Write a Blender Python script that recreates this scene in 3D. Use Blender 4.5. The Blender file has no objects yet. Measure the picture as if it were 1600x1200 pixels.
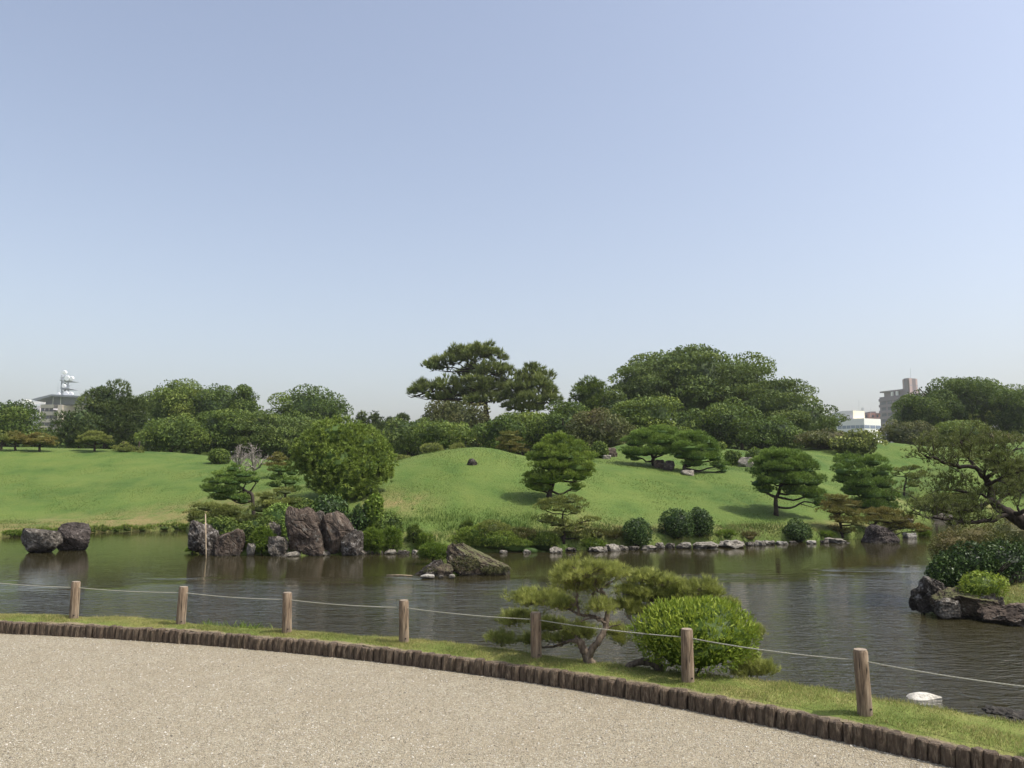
import bpy, math, random
import numpy as np
from mathutils import Vector, Matrix

# ------------------------------------------------------------------ camera, sky, sun, exposure
SC = bpy.context.scene
COL = SC.collection
EYE, F, HZ = 1.70, 1256.0, 735.0
PIT = math.atan((HZ - 600) / F)
cam_d = bpy.data.cameras.new('camera')
cam_d.sensor_width = 36
cam_d.lens = 36 * F / 1600
cam_d.clip_start, cam_d.clip_end = 0.05, 6000
cam = bpy.data.objects.new('camera', cam_d)
cam.location = (0, 0, EYE)
cam.rotation_euler = (math.pi / 2 + PIT, 0, 0)
COL.objects.link(cam)
SC.camera = cam

SUN_EL = math.radians(57)
sun_h = Vector((0.965, -0.26, 0)).normalized()
to_sun = Vector((sun_h.x * math.cos(SUN_EL), sun_h.y * math.cos(SUN_EL), math.sin(SUN_EL)))
W = bpy.data.worlds.new('World')
SC.world = W
W.use_nodes = True
nt = W.node_tree
nt.nodes.clear()
sky = nt.nodes.new('ShaderNodeTexSky')
sky.sky_type = 'NISHITA'
sky.sun_disc = False
sky.sun_elevation = SUN_EL
sky.sun_rotation = math.atan2(sun_h.x, sun_h.y)
sky.altitude = 0
sky.air_density = 1.3
sky.dust_density = 3.7
sky.ozone_density = 4.5
bg = nt.nodes.new('ShaderNodeBackground')
bg.inputs['Strength'].default_value = 0.142
wo = nt.nodes.new('ShaderNodeOutputWorld')
bw = nt.nodes.new('ShaderNodeRGBToBW')              # summer haze: a paler, less saturated sky
hm = nt.nodes.new('ShaderNodeMix')
hm.data_type = 'RGBA'
hm.inputs[0].default_value = .42
tn_ = nt.nodes.new('ShaderNodeMix')
tn_.data_type = 'RGBA'
tn_.blend_type = 'MULTIPLY'
tn_.inputs[0].default_value = 1
tn_.inputs[7].default_value = (1.005, .98, 1.0, 1)
nt.links.new(sky.outputs[0], bw.inputs[0])
nt.links.new(sky.outputs[0], hm.inputs[6])
nt.links.new(bw.outputs[0], hm.inputs[7])
nt.links.new(hm.outputs[2], tn_.inputs[6])
nt.links.new(tn_.outputs[2], bg.inputs[0])
nt.links.new(bg.outputs[0], wo.inputs[0])
sd_ = bpy.data.lights.new('sun', 'SUN')
sd_.energy = 2.75
sd_.angle = math.radians(0.55)
sd_.color = (1.0, 0.955, 0.88)
sun = bpy.data.objects.new('sun', sd_)
sun.rotation_euler = (-to_sun).to_track_quat('-Z', 'Y').to_euler()
COL.objects.link(sun)
SC.view_settings.view_transform = 'Standard'
SC.view_settings.look = 'None'
SC.view_settings.gamma = 1
SC.view_settings.use_curve_mapping = False
SC.view_settings.exposure = 0.71
SC.render.engine = 'CYCLES'
SC.cycles.max_bounces = 6
SC.cycles.diffuse_bounces = 3
SC.cycles.glossy_bounces = 3
SC.cycles.transmission_bounces = 3
SC.cycles.volume_bounces = 1
SC.cycles.caustics_reflective = False
SC.cycles.caustics_refractive = False

# ------------------------------------------------------------------ helpers
CP, SP = math.cos(PIT), math.sin(PIT)
WL = -0.35                       # water level


def ray(px, py):
    u, v = (px - 800) / F, (600 - py) / F
    return (u, CP - SP * v, SP + CP * v)


def at(px, py, Y):
    d = ray(px, py)
    t = Y / d[1]
    return Vector((d[0] * t, Y, EYE + d[2] * t))


def onz(px, py, z):
    d = ray(px, py)
    t = (z - EYE) / d[2]
    return Vector((d[0] * t, d[1] * t, z))


def ppm(Y):                      # metres per photo pixel at depth Y
    return Y / F


def tag(o, label=None, cat=None, group=None, kind=None):
    if label: o['label'] = label
    if cat: o['category'] = cat
    if group: o['group'] = group
    if kind: o['kind'] = kind
    return o


def link(name, me, mat=None, parent=None, loc=None):
    o = bpy.data.objects.new(name, me)
    if mat is not None and len(me.materials) == 0:
        me.materials.append(mat)
    COL.objects.link(o)
    if parent is not None: o.parent = parent
    if loc is not None: o.location = loc
    return o


def empty(name, loc, label, cat, group=None):
    o = bpy.data.objects.new(name, None)
    o.empty_display_size = 0.2
    COL.objects.link(o)
    o.location = loc
    return tag(o, label, cat, group)


def lerp(a, b, t): return a + (b - a) * t


def nrm(a):
    return a / np.maximum(np.linalg.norm(a, axis=-1, keepdims=True), 1e-9)


class Geo:
    """loose polygons (n,k,3) gathered as one mesh, with a per-face tone"""
    def __init__(s): s.P, s.T = [], []

    def add(s, P, tone=None):
        P = np.asarray(P, dtype=np.float32)
        n = P.shape[0]
        if n == 0: return
        s.P.append(P)
        s.T.append(np.full(n, .5, np.float32) if tone is None else np.asarray(tone, np.float32))

    def mesh(s, name, off=(0, 0, 0)):
        V = np.concatenate([p.reshape(-1, 3) for p in s.P]) - np.asarray(off, np.float32)
        sizes = np.concatenate([np.full(p.shape[0], p.shape[1], np.int32) for p in s.P])
        me = bpy.data.meshes.new(name)
        me.vertices.add(len(V))
        me.vertices.foreach_set('co', V.astype(np.float32).ravel())
        me.loops.add(len(V))
        me.loops.foreach_set('vertex_index', np.arange(len(V), dtype=np.int32))
        me.polygons.add(len(sizes))
        st = np.concatenate([[0], np.cumsum(sizes)[:-1]]).astype(np.int32)
        me.polygons.foreach_set('loop_start', st)
        me.polygons.foreach_set('loop_total', sizes)
        at_ = me.attributes.new('tone', 'FLOAT', 'FACE')
        at_.data.foreach_set('value', np.concatenate(s.T))
        me.update(calc_edges=True)
        return me


class MB:
    """shared-vertex mesh builder"""
    def __init__(s): s.v, s.f = [], []

    def box(s, x0, x1, y0, y1, z0, z1):
        n = len(s.v)
        s.v += [(x, y, z) for z in (z0, z1) for x, y in ((x0, y0), (x1, y0), (x1, y1), (x0, y1))]
        s.f += [tuple(n + i for i in q) for q in ((3, 2, 1, 0), (4, 5, 6, 7), (0, 1, 5, 4), (1, 2, 6, 5), (2, 3, 7, 6), (3, 0, 4, 7))]
        return s

    def prism(s, pts, z0, z1):
        n, k = len(s.v), len(pts)
        s.v += [(p[0], p[1], z0) for p in pts] + [(p[0], p[1], z1) for p in pts]
        s.f += [tuple(range(n + k - 1, n - 1, -1)), tuple(range(n + k, n + 2 * k))]
        s.f += [(n + i, n + (i + 1) % k, n + k + (i + 1) % k, n + k + i) for i in range(k)]
        return s

    def tube(s, pts, rad, sides=7, cap=True, wob=0.0, rng=None):
        pts = [Vector(p) for p in pts]
        n0 = len(s.v)
        m = len(pts)
        prev = None
        for i, p in enumerate(pts):
            t = (pts[min(i + 1, m - 1)] - pts[max(i - 1, 0)])
            t = t.normalized() if t.length > 1e-9 else Vector((0, 0, 1))
            if prev is None:
                a = t.cross(Vector((0, 1, 0)) if abs(t.y) < .9 else Vector((1, 0, 0))).normalized()
            else:
                a = (prev - t * prev.dot(t)).normalized()
            prev = a
            b = t.cross(a)
            r = rad[i] if hasattr(rad, '__len__') else rad
            for k in range(sides):
                an = 2 * math.pi * k / sides
                rr = r * (1 + (rng.uniform(-wob, wob) if wob else 0))
                s.v.append(tuple(p + (a * math.cos(an) + b * math.sin(an)) * rr))
        for i in range(m - 1):
            for k in range(sides):
                k2 = (k + 1) % sides
                s.f.append((n0 + i * sides + k, n0 + i * sides + k2, n0 + (i + 1) * sides + k2, n0 + (i + 1) * sides + k))
        if cap:
            s.f.append(tuple(n0 + k for k in range(sides - 1, -1, -1)))
            s.f.append(tuple(n0 + (m - 1) * sides + k for k in range(sides)))
        return s

    def mesh(s, name, off=None, smooth=False):
        me = bpy.data.meshes.new(name)
        vv = s.v if off is None else [(a - off[0], b - off[1], c - off[2]) for a, b, c in s.v]
        me.from_pydata(vv, [], s.f)
        if smooth: me.polygons.foreach_set('use_smooth', [True] * len(me.polygons))
        me.update()
        return me


def build(name, mb, mat, parent=None, off=None, smooth=False, loc=None):
    return link(name, mb.mesh(name, off, smooth), mat, parent, loc)


def smooth_path(pts, n=4, jit=0.0, rng=None):
    """Catmull-Rom through pts (tuples incl. radius)"""
    P = [np.array(p, float) for p in pts]
    P = [2 * P[0] - P[1]] + P + [2 * P[-1] - P[-2]]
    out = []
    for i in range(1, len(P) - 2):
        for k in range(n):
            t = k / n
            q = .5 * ((2 * P[i]) + (-P[i - 1] + P[i + 1]) * t + (2 * P[i - 1] - 5 * P[i] + 4 * P[i + 1] - P[i + 2]) * t * t + (-P[i - 1] + 3 * P[i] - 3 * P[i + 1] + P[i + 2]) * t ** 3)
            if jit and (i > 1 or k > 0): q[:3] += rng.normal(0, jit, 3)
            out.append(q)
    out.append(P[-2])
    return out


def vnoise(P, scale, seed=0):
    """cheap smooth numpy noise in [-1,1]: sum of rotated sines"""
    rg = np.random.default_rng(seed + 77)
    P = np.asarray(P, float) * scale
    r = np.zeros(P.shape[:-1])
    for i in range(7):
        d = rg.normal(0, 1, 3)
        d = d / np.linalg.norm(d) * rg.uniform(.7, 1.9)
        if P.shape[-1] == 2: d = d[:2]
        r += np.sin(P @ d * 2 + rg.uniform(0, 6.28)) / 2.6
    return np.clip(r, -1.5, 1.5)


# ------------------------------------------------------------------ materials
def mat_new(name):
    m = bpy.data.materials.new(name)
    m.use_nodes = True
    n = m.node_tree
    n.nodes.clear()
    out = n.nodes.new('ShaderNodeOutputMaterial')
    b = n.nodes.new('ShaderNodeBsdfPrincipled')
    n.links.new(b.outputs[0], out.inputs[0])
    return m, n, b, out


def N(n, typ, **kw):
    x = n.nodes.new(typ)
    for k, v in kw.items():
        if k.startswith('_'): setattr(x, k[1:], v)
        else: x.inputs[k.replace('__', ' ')].default_value = v
    return x


def ramp(n, src, stops, interp='LINEAR'):
    r = n.nodes.new('ShaderNodeValToRGB')
    r.color_ramp.interpolation = interp
    e = r.color_ramp.elements
    while len(e) < len(stops): e.new(.5)
    for i, (p, c) in enumerate(stops):
        e[i].position = p
        e[i].color = (*c, 1) if len(c) == 3 else c
    n.links.new(src, r.inputs[0])
    return r.outputs[0]


def mix(n, f, a, b, typ='MIX'):
    m = n.nodes.new('ShaderNodeMix')
    m.data_type = 'RGBA'
    m.blend_type = typ
    for s, v in ((0, f), (6, a), (7, b)):
        if hasattr(v, 'links'): n.links.new(v, m.inputs[s])
        else: m.inputs[s].default_value = v if s == 0 else (*v, 1)
    return m.outputs[2]


def mathn(n, op, a, b=0.0):
    m = n.nodes.new('ShaderNodeMath')
    m.operation = op
    for i, v in enumerate((a, b)):
        if hasattr(v, 'links'): n.links.new(v, m.inputs[i])
        else: m.inputs[i].default_value = v
    return m.outputs[0]


def coords(n, typ='Object', scale=None):
    tc = n.nodes.new('ShaderNodeTexCoord')
    if scale is None: return tc.outputs[typ]
    mp = n.nodes.new('ShaderNodeMapping')
    mp.inputs['Scale'].default_value = scale
    n.links.new(tc.outputs[typ], mp.inputs[0])
    return mp.outputs[0]


def world_pos(n, scale=None, rot=None):
    g = n.nodes.new('ShaderNodeNewGeometry')
    if scale is None: return g.outputs['Position']
    mp = n.nodes.new('ShaderNodeMapping')
    mp.inputs['Scale'].default_value = scale
    if rot: mp.inputs['Rotation'].default_value = rot
    n.links.new(g.outputs['Position'], mp.inputs[0])
    return mp.outputs[0]


def noise(n, vec, scale, detail=4, rough=.55, dist=0.0):
    x = N(n, 'ShaderNodeTexNoise', Scale=scale, Detail=detail, Roughness=rough, Distortion=dist)
    n.links.new(vec, x.inputs['Vector'])
    return x.outputs['Fac']


def bump(n, b, h, dist, strength=1.0, prev=None):
    x = N(n, 'ShaderNodeBump', Strength=strength, Distance=dist)
    n.links.new(h, x.inputs['Height'])
    if prev is not None: n.links.new(prev, x.inputs['Normal'])
    if b is not None: n.links.new(x.outputs[0], b.inputs['Normal'])
    return x.outputs[0]


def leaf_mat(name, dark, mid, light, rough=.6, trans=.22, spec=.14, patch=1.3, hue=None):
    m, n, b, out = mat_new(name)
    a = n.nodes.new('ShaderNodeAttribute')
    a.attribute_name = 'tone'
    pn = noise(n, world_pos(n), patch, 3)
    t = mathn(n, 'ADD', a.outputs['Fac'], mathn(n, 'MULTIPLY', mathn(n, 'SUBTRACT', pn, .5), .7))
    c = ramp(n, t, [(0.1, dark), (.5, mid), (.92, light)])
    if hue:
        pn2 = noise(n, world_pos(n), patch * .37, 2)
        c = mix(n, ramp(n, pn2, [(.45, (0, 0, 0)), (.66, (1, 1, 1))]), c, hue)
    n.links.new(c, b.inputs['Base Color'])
    b.inputs['Roughness'].default_value = rough
    b.inputs['Specular IOR Level'].default_value = spec
    tr = n.nodes.new('ShaderNodeBsdfTranslucent')
    n.links.new(mix(n, .5, c, (light[0] * 1.3, light[1] * 1.4, light[2] * .8)), tr.inputs[0])
    ms = n.nodes.new('ShaderNodeMixShader')
    ms.inputs[0].default_value = trans
    n.links.new(b.outputs[0], ms.inputs[1])
    n.links.new(tr.outputs[0], ms.inputs[2])
    n.links.new(ms.outputs[0], out.inputs[0])
    return m


M = {}
M['camphor'] = leaf_mat('camphor_leaf', (0.031, 0.053, 0.016), (0.083, 0.128, 0.026), (0.176, 0.224, 0.046))
M['camphor_light'] = leaf_mat('camphor_light_leaf', (0.046, 0.075, 0.019), (0.124, 0.175, 0.036), (0.251, 0.290, 0.059))
M['layered'] = leaf_mat('layered_leaf', (0.035, 0.061, 0.018), (0.100, 0.138, 0.032), (0.185, 0.225, 0.052), hue=(0.109, 0.154, 0.042))
M['dusty'] = leaf_mat('dusty_leaf', (0.044, 0.055, 0.020), (0.099, 0.113, 0.038), (0.167, 0.167, 0.063), hue=(0.116, 0.097, 0.038))
M['darkpine'] = leaf_mat('dark_pine_needles', (0.031, 0.053, 0.020), (0.084, 0.118, 0.037), (0.162, 0.197, 0.060), trans=.12)
M['tallpine'] = leaf_mat('tall_pine_needles', (0.059, 0.087, 0.032), (0.166, 0.203, 0.063), (0.297, 0.328, 0.098), trans=.12)
M['pine'] = leaf_mat('pine_needles', (0.041, 0.082, 0.024), (0.127, 0.205, 0.044), (0.256, 0.343, 0.071), trans=.15)
M['pine_bright'] = leaf_mat('bright_pine_needles', (0.055, 0.099, 0.023), (0.174, 0.252, 0.046), (0.339, 0.402, 0.085), trans=.18)
M['pine_olive'] = leaf_mat('olive_pine_needles', (0.056, 0.073, 0.024), (0.169, 0.198, 0.049), (0.311, 0.326, 0.090), trans=.15)
M['pine_near'] = leaf_mat('near_pine_needles', (.095, .112, .034), (.29, .315, .085), (.50, .51, .165), rough=.6, trans=.2, patch=5)
M['pine_rust'] = leaf_mat('rusty_pine_needles', (0.064, 0.065, 0.020), (0.178, 0.158, 0.043), (0.312, 0.247, 0.077), trans=.15, patch=2, hue=(0.172, 0.184, 0.049))
M['azalea'] = leaf_mat('azalea_leaf', (0.026, 0.048, 0.013), (0.081, 0.109, 0.028), (0.176, 0.179, 0.059), patch=2.2, hue=(0.144, 0.116, 0.046))
M['camellia'] = leaf_mat('camellia_leaf', (0.014, 0.029, 0.008), (0.035, 0.068, 0.017), (0.086, 0.134, 0.030), rough=.42, spec=.18, trans=.08)
M['bright_bush'] = leaf_mat('bright_bush_leaf', (0.048, 0.084, 0.011), (0.144, 0.207, 0.027), (0.338, 0.392, 0.062), rough=.5, spec=.16, trans=.25, patch=4)
M['round_tree'] = leaf_mat('round_tree_leaf', (0.065, 0.108, 0.024), (0.178, 0.245, 0.050), (0.336, 0.402, 0.087), trans=.15, patch=1.6)
M['weed'] = leaf_mat('weed_leaf', (0.043, 0.077, 0.010), (0.116, 0.183, 0.026), (0.210, 0.275, 0.048), trans=.25, patch=2)
M['moss'] = leaf_mat('moss_leaf', (0.036, 0.041, 0.015), (0.081, 0.085, 0.031), (0.154, 0.141, 0.061), trans=.05, patch=5)

M['pine_lean'] = leaf_mat('leaning_pine_needles', (.040, .052, .018), (.118, .142, .042), (.225, .25, .080), trans=.18)

def grass_blade_mat(name, stops, scale):
    m, n, b, out = mat_new(name)
    a = n.nodes.new('ShaderNodeAttribute')
    a.attribute_name = 'tone'
    pn = noise(n, world_pos(n), scale, 4, .6)
    t = mathn(n, 'ADD', mathn(n, 'MULTIPLY', a.outputs['Fac'], .6), mathn(n, 'MULTIPLY', mathn(n, 'SUBTRACT', pn, .3), 1.0))
    c = ramp(n, t, stops)
    n.links.new(c, b.inputs['Base Color'])
    b.inputs['Roughness'].default_value = .6
    b.inputs['Specular IOR Level'].default_value = .25
    tr = n.nodes.new('ShaderNodeBsdfTranslucent')
    n.links.new(c, tr.inputs[0])
    ms = n.nodes.new('ShaderNodeMixShader')
    ms.inputs[0].default_value = .3
    n.links.new(b.outputs[0], ms.inputs[1])
    n.links.new(tr.outputs[0], ms.inputs[2])
    n.links.new(ms.outputs[0], out.inputs[0])
    return m


M['lawn_blade'] = grass_blade_mat('lawn_blade', [(.1, (.064, .108, .020)), (.5, (.112, .160, .031)), (.95, (.20, .225, .058))], .35)
M['bank_blade'] = grass_blade_mat('bank_blade', [(.10, (.115, .165, .034)), (.42, (.23, .26, .065)), (.75, (.42, .36, .15))], 1.6)
M['shore_blade'] = grass_blade_mat('shore_blade', [(.1, (.045, .085, .016)), (.5, (.095, .16, .028)), (.95, (.20, .25, .062))], .9)


def lawn_mat():
    m, n, b, out = mat_new('mown_lawn')
    P = world_pos(n)
    a = n.nodes.new('ShaderNodeAttribute')
    a.attribute_name = 'dry'
    big = noise(n, P, .22, 3)
    midn = noise(n, world_pos(n, (1, .6, 1)), 1.1, 5, .6)
    fine = noise(n, P, 26, 3, .7)
    c = ramp(n, big, [(.32, (.062, .112, .022)), (.5, (.092, .148, .029)), (.70, (.128, .178, .038))])
    c = mix(n, ramp(n, midn, [(.42, (0, 0, 0)), (.72, (.75, .75, .75))]), c, (.150, .185, .042))
    c = mix(n, ramp(n, midn, [(.28, (.6, .6, .6)), (.42, (0, 0, 0))]), c, (.050, .098, .020))
    dn = noise(n, world_pos(n, (1, .45, 1)), 1.9, 5, .65)
    dry = mathn(n, 'MULTIPLY', a.outputs['Fac'], mathn(n, 'MULTIPLY', ramp(n, dn, [(.34, (0, 0, 0)), (.6, (1, 1, 1))]), 1.0))
    c = mix(n, dry, c, (.26, .195, .085))
    c = mix(n, ramp(n, fine, [(.3, (.55, .55, .55)), (.6, (0, 0, 0))]), c, (.038, .066, .015))
    n.links.new(c, b.inputs['Base Color'])
    b.inputs['Roughness'].default_value = .9
    b.inputs['Specular IOR Level'].default_value = .15
    h = mathn(n, 'ADD', fine, mathn(n, 'MULTIPLY', noise(n, P, 7, 3), 1.2))
    bump(n, b, h, .035, .8)
    return m


M['lawn'] = lawn_mat()


def bank_mat():
    m, n, b, out = mat_new('bank_turf')
    P = world_pos(n)
    a = n.nodes.new('ShaderNodeAttribute')
    a.attribute_name = 'dry'
    c = ramp(n, noise(n, P, 2.2, 5, .65), [(.3, (.095, .145, .03)), (.5, (.165, .20, .048)), (.7, (.30, .27, .10))])
    e = ramp(n, mathn(n, 'ADD', a.outputs['Fac'], mathn(n, 'MULTIPLY', mathn(n, 'SUBTRACT', noise(n, P, 14, 4), .5), .9)), [(.4, (0, 0, 0)), (.6, (1, 1, 1))])
    c = mix(n, e, c, (.24, .19, .125))
    c = mix(n, ramp(n, noise(n, P, 90, 2, .7), [(.35, (.6, .6, .6)), (.55, (0, 0, 0))]), c, (.12, .13, .04))
    n.links.new(c, b.inputs['Base Color'])
    b.inputs['Roughness'].default_value = .95
    b.inputs['Specular IOR Level'].default_value = .1
    bump(n, b, noise(n, P, 60, 4, .7), .012, .9)
    return m


M['bank'] = bank_mat()


def gravel_mat():
    m, n, b, out = mat_new('fine_gravel')
    P = world_pos(n)
    v = N(n, 'ShaderNodeTexVoronoi', Scale=98.0)
    n.links.new(P, v.inputs['Vector'])
    v2 = N(n, 'ShaderNodeTexVoronoi', Scale=170.0)
    n.links.new(P, v2.inputs['Vector'])
    sep = n.nodes.new('ShaderNodeSeparateColor')
    n.links.new(v.outputs['Color'], sep.inputs[0])
    c = ramp(n, sep.outputs[0], [(0, (0.156, 0.123, 0.078)), (.18, (0.280, 0.234, 0.154)), (.5, (0.366, 0.316, 0.215)), (.86, (0.435, 0.384, 0.274)), (1, (0.622, 0.583, 0.464))])
    sep2 = n.nodes.new('ShaderNodeSeparateColor')
    n.links.new(v2.outputs['Color'], sep2.inputs[0])
    c2 = ramp(n, sep2.outputs[1], [(0, (0.171, 0.146, 0.103)), (.3, (0.326, 0.276, 0.188)), (.8, (0.428, 0.376, 0.267)), (1, (0.576, 0.538, 0.425))])
    c = mix(n, .32, c, c2)
    c = mix(n, ramp(n, noise(n, P, .9, 5, .6), [(.35, (.0, .0, .0)), (.7, (.5, .5, .5))]), c, (0.303, 0.249, 0.161))
    c = mix(n, ramp(n, noise(n, world_pos(n, (1, 1.8, 1)), 3.1, 4, .6), [(.5, (.0, .0, .0)), (.72, (.25, .25, .25))]), c, (0.452, 0.407, 0.301))
    n.links.new(c, b.inputs['Base Color'])
    b.inputs['Roughness'].default_value = .9
    b.inputs['Specular IOR Level'].default_value = .2
    h = mathn(n, 'ADD', mathn(n, 'MULTIPLY', v.outputs['Distance'], -1.0), mathn(n, 'MULTIPLY', v2.outputs['Distance'], -.6))
    b1 = bump(n, None, h, .011, 1)
    bump(n, b, noise(n, P, 4.5, 5, .6), .045, .8, prev=b1)
    return m


M['gravel'] = gravel_mat()


def tone_mat(name, stops, rough=.8, bscale=60, bd=.003, spec=.3):
    m, n, b, out = mat_new(name)
    a = n.nodes.new('ShaderNodeAttribute')
    a.attribute_name = 'tone'
    c = ramp(n, a.outputs['Fac'], stops)
    n.links.new(c, b.inputs['Base Color'])
    b.inputs['Roughness'].default_value = rough
    b.inputs['Specular IOR Level'].default_value = spec
    bump(n, b, noise(n, world_pos(n), bscale, 3), bd, .6)
    return m


M['pebble'] = tone_mat('pebble', [(0, (.13, .11, .085)), (.2, (.27, .24, .18)), (.75, (.43, .39, .31)), (1, (.60, .56, .48))])


def rock_mat(name, c1, c2, c3, lichen=.0, lic=(.5, .48, .42), scale=1.0, moss=0.0, damp=.75):
    m, n, b, out = mat_new(name)
    P = world_pos(n)
    n1 = noise(n, P, 2.2 * scale, 6, .62, .4)
    n2 = noise(n, P, 9 * scale, 6, .7)
    n3 = noise(n, P, 34 * scale, 4, .7)
    c = ramp(n, n1, [(.3, c1), (.5, c2), (.7, c3)])
    c = mix(n, ramp(n, n2, [(.36, (.65, .65, .65)), (.52, (0, 0, 0))]), c, tuple(x * .55 for x in c1))
    if lichen:
        lm = mathn(n, 'MULTIPLY', ramp(n, n2, [(.62 - .12 * lichen, (0, 0, 0)), (.68 - .10 * lichen, (1, 1, 1))]), ramp(n, n3, [(.40, (0, 0, 0)), (.58, (1, 1, 1))]))
        c = mix(n, lm, c, lic)
    c = mix(n, ramp(n, n3, [(.3, (.5, .5, .5)), (.5, (0, 0, 0))]), c, tuple(x * .6 for x in c2))
    if moss:
        g = n.nodes.new('ShaderNodeNewGeometry')
        sx = n.nodes.new('ShaderNodeSeparateXYZ')
        n.links.new(g.outputs['Normal'], sx.inputs[0])
        mm = mathn(n, 'ADD', sx.outputs[2], mathn(n, 'MULTIPLY', mathn(n, 'SUBTRACT', n2, .5), 2.2))
        c = mix(n, ramp(n, mm, [(.75 - moss * .6, (0, 0, 0)), (1.0 - moss * .4, (.85, .85, .85))]), c, (.10, .105, .038))
    # damp dark band just above the waterline
    sp = n.nodes.new('ShaderNodeSeparateXYZ')
    n.links.new(P, sp.inputs[0])
    wet = ramp(n, mathn(n, 'ADD', mathn(n, 'SUBTRACT', sp.outputs[2], WL), mathn(n, 'MULTIPLY', mathn(n, 'SUBTRACT', n2, .5), .08)), [(.025, (damp, damp, damp)), (.065, (0, 0, 0))])
    c = mix(n, wet, c, (.022, .020, .016))
    n.links.new(c, b.inputs['Base Color'])
    b.inputs['Roughness'].default_value = .85
    b.inputs['Specular IOR Level'].default_value = .25
    v = N(n, 'ShaderNodeTexVoronoi', Scale=2.6 * scale, _feature='DISTANCE_TO_EDGE')
    n.links.new(mix(n, .2, P, N(n, 'ShaderNodeTexNoise', Scale=3.0).outputs['Color']), v.inputs['Vector'])
    crack = ramp(n, v.outputs['Distance'], [(0, (0, 0, 0)), (.035, (1, 1, 1))])
    h = mathn(n, 'ADD', mathn(n, 'ADD', n2, mathn(n, 'MULTIPLY', n3, .5)), mathn(n, 'MULTIPLY', crack, .5))
    bump(n, b, h, .05 / scale, .9)
    return m


M['rock_brown'] = rock_mat('rock_brown', (.033, .024, .018), (.100, .073, .053), (.175, .135, .100), .6, (.20, .185, .155))
M['rock_dark'] = rock_mat('rock_dark', (.022, .018, .014), (.062, .051, .040), (.125, .105, .084), .9, (.30, .28, .25))
M['rock_grey'] = rock_mat('rock_grey', (.035, .030, .024), (.105, .090, .070), (.20, .175, .14), .8, (.34, .31, .26))
M['rock_purple'] = rock_mat('rock_purple', (.022, .018, .015), (.062, .049, .041), (.110, .092, .078), .4, (.25, .22, .19))
M['rock_pale'] = rock_mat('rock_pale', (.12, .105, .083), (.25, .225, .18), (.36, .33, .275), .2, (.44, .41, .35), 1.6)
M['rock_white'] = rock_mat('rock_white', (.55, .51, .42), (.68, .64, .54), (.76, .72, .62), 0, (.7, .7, .6), 2, damp=.1)
M['rock_moss'] = rock_mat('rock_moss', (.030, .022, .014), (.080, .060, .040), (.150, .118, .080), .5, (.34, .31, .24), 1.2, moss=.25)
M['rock_white_far'] = rock_mat('rock_white_far', (.30, .28, .23), (.42, .39, .33), (.52, .49, .42), 0, (.7, .7, .6), 2)
M['mud'] = rock_mat('mud', (.05, .042, .034), (.09, .078, .062), (.15, .13, .10), .2, (.2, .18, .15), 3)


def bark_mat(name, c1, c2, scale=(1, 1, .25), s=30, bd=.006):
    m, n, b, out = mat_new(name)
    P = coords(n, 'Object', scale)
    x = noise(n, P, s, 5, .65, .3)
    c = ramp(n, x, [(.34, c1), (.66, c2)])
    n.links.new(c, b.inputs['Base Color'])
    b.inputs['Roughness'].default_value = .9
    b.inputs['Specular IOR Level'].default_value = .15
    bump(n, b, x, bd, 1)
    return m


M['bark'] = bark_mat('dark_bark', (.022, .017, .013), (.075, .060, .048), s=18, bd=.02)
M['bark_near'] = bark_mat('pine_bark', (.045, .034, .025), (.22, .172, .125), s=45, bd=.008)
M['bark_pale'] = bark_mat('pale_bare_bark', (.13, .11, .095), (.36, .32, .28), s=14, bd=.01)
M['bamboo'] = bark_mat('prop_pole_wood', (.22, .17, .11), (.40, .32, .22), s=14, bd=.002)


def log_mat():
    m, n, b, out = mat_new('edging_log_bark')
    oi = n.nodes.new('ShaderNodeObjectInfo')
    g = n.nodes.new('ShaderNodeNewGeometry')
    mp = N(n, 'ShaderNodeMapping', Scale=(1, 1, .22))
    n.links.new(g.outputs['Position'], mp.inputs[0])
    x = noise(n, mp.outputs[0], 75, 5, .7, .5)
    y = noise(n, g.outputs['Position'], 26, 4, .6)
    c = ramp(n, x, [(.30, (.030, .021, .014)), (.5, (.105, .076, .052)), (.68, (.27, .215, .15))])
    c = mix(n, mathn(n, 'MULTIPLY', oi.outputs['Random'], .5), c, (.085, .064, .046))
    c = mix(n, ramp(n, y, [(.58, (0, 0, 0)), (.72, (.4, .4, .4))]), c, (.10, .10, .055))
    n.links.new(c, b.inputs['Base Color'])
    b.inputs['Roughness'].default_value = .85
    b.inputs['Specular IOR Level'].default_value = .2
    bump(n, b, x, .010, 1)
    return m


M['log'] = log_mat()


def post_mat():
    m, n, b, out = mat_new('weathered_post_wood')
    oi = n.nodes.new('ShaderNodeObjectInfo')
    P = coords(n, 'Object', (1, 1, .07))
    x = noise(n, P, 70, 5, .7, .2)
    y = noise(n, coords(n, 'Object', (1, 1, .3)), 16, 4, .6)
    c = ramp(n, x, [(.34, (.085, .056, .034)), (.5, (.205, .145, .090)), (.66, (.36, .28, .19))])
    c = mix(n, ramp(n, y, [(.5, (0, 0, 0)), (.68, (.7, .7, .7))]), c, (.13, .095, .068))
    c = mix(n, ramp(n, x, [(.25, (.9, .9, .9)), (.33, (0, 0, 0))]), c, (.035, .024, .017))
    n.links.new(c, b.inputs['Base Color'])
    b.inputs['Roughness'].default_value = .85
    bump(n, b, x, .006, .9)
    return m


M['post'] = post_mat()
M['post_top'] = bark_mat('sawn_post_end', (.20, .155, .11), (.34, .28, .21), (1, 1, 1), 60, .002)


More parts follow.
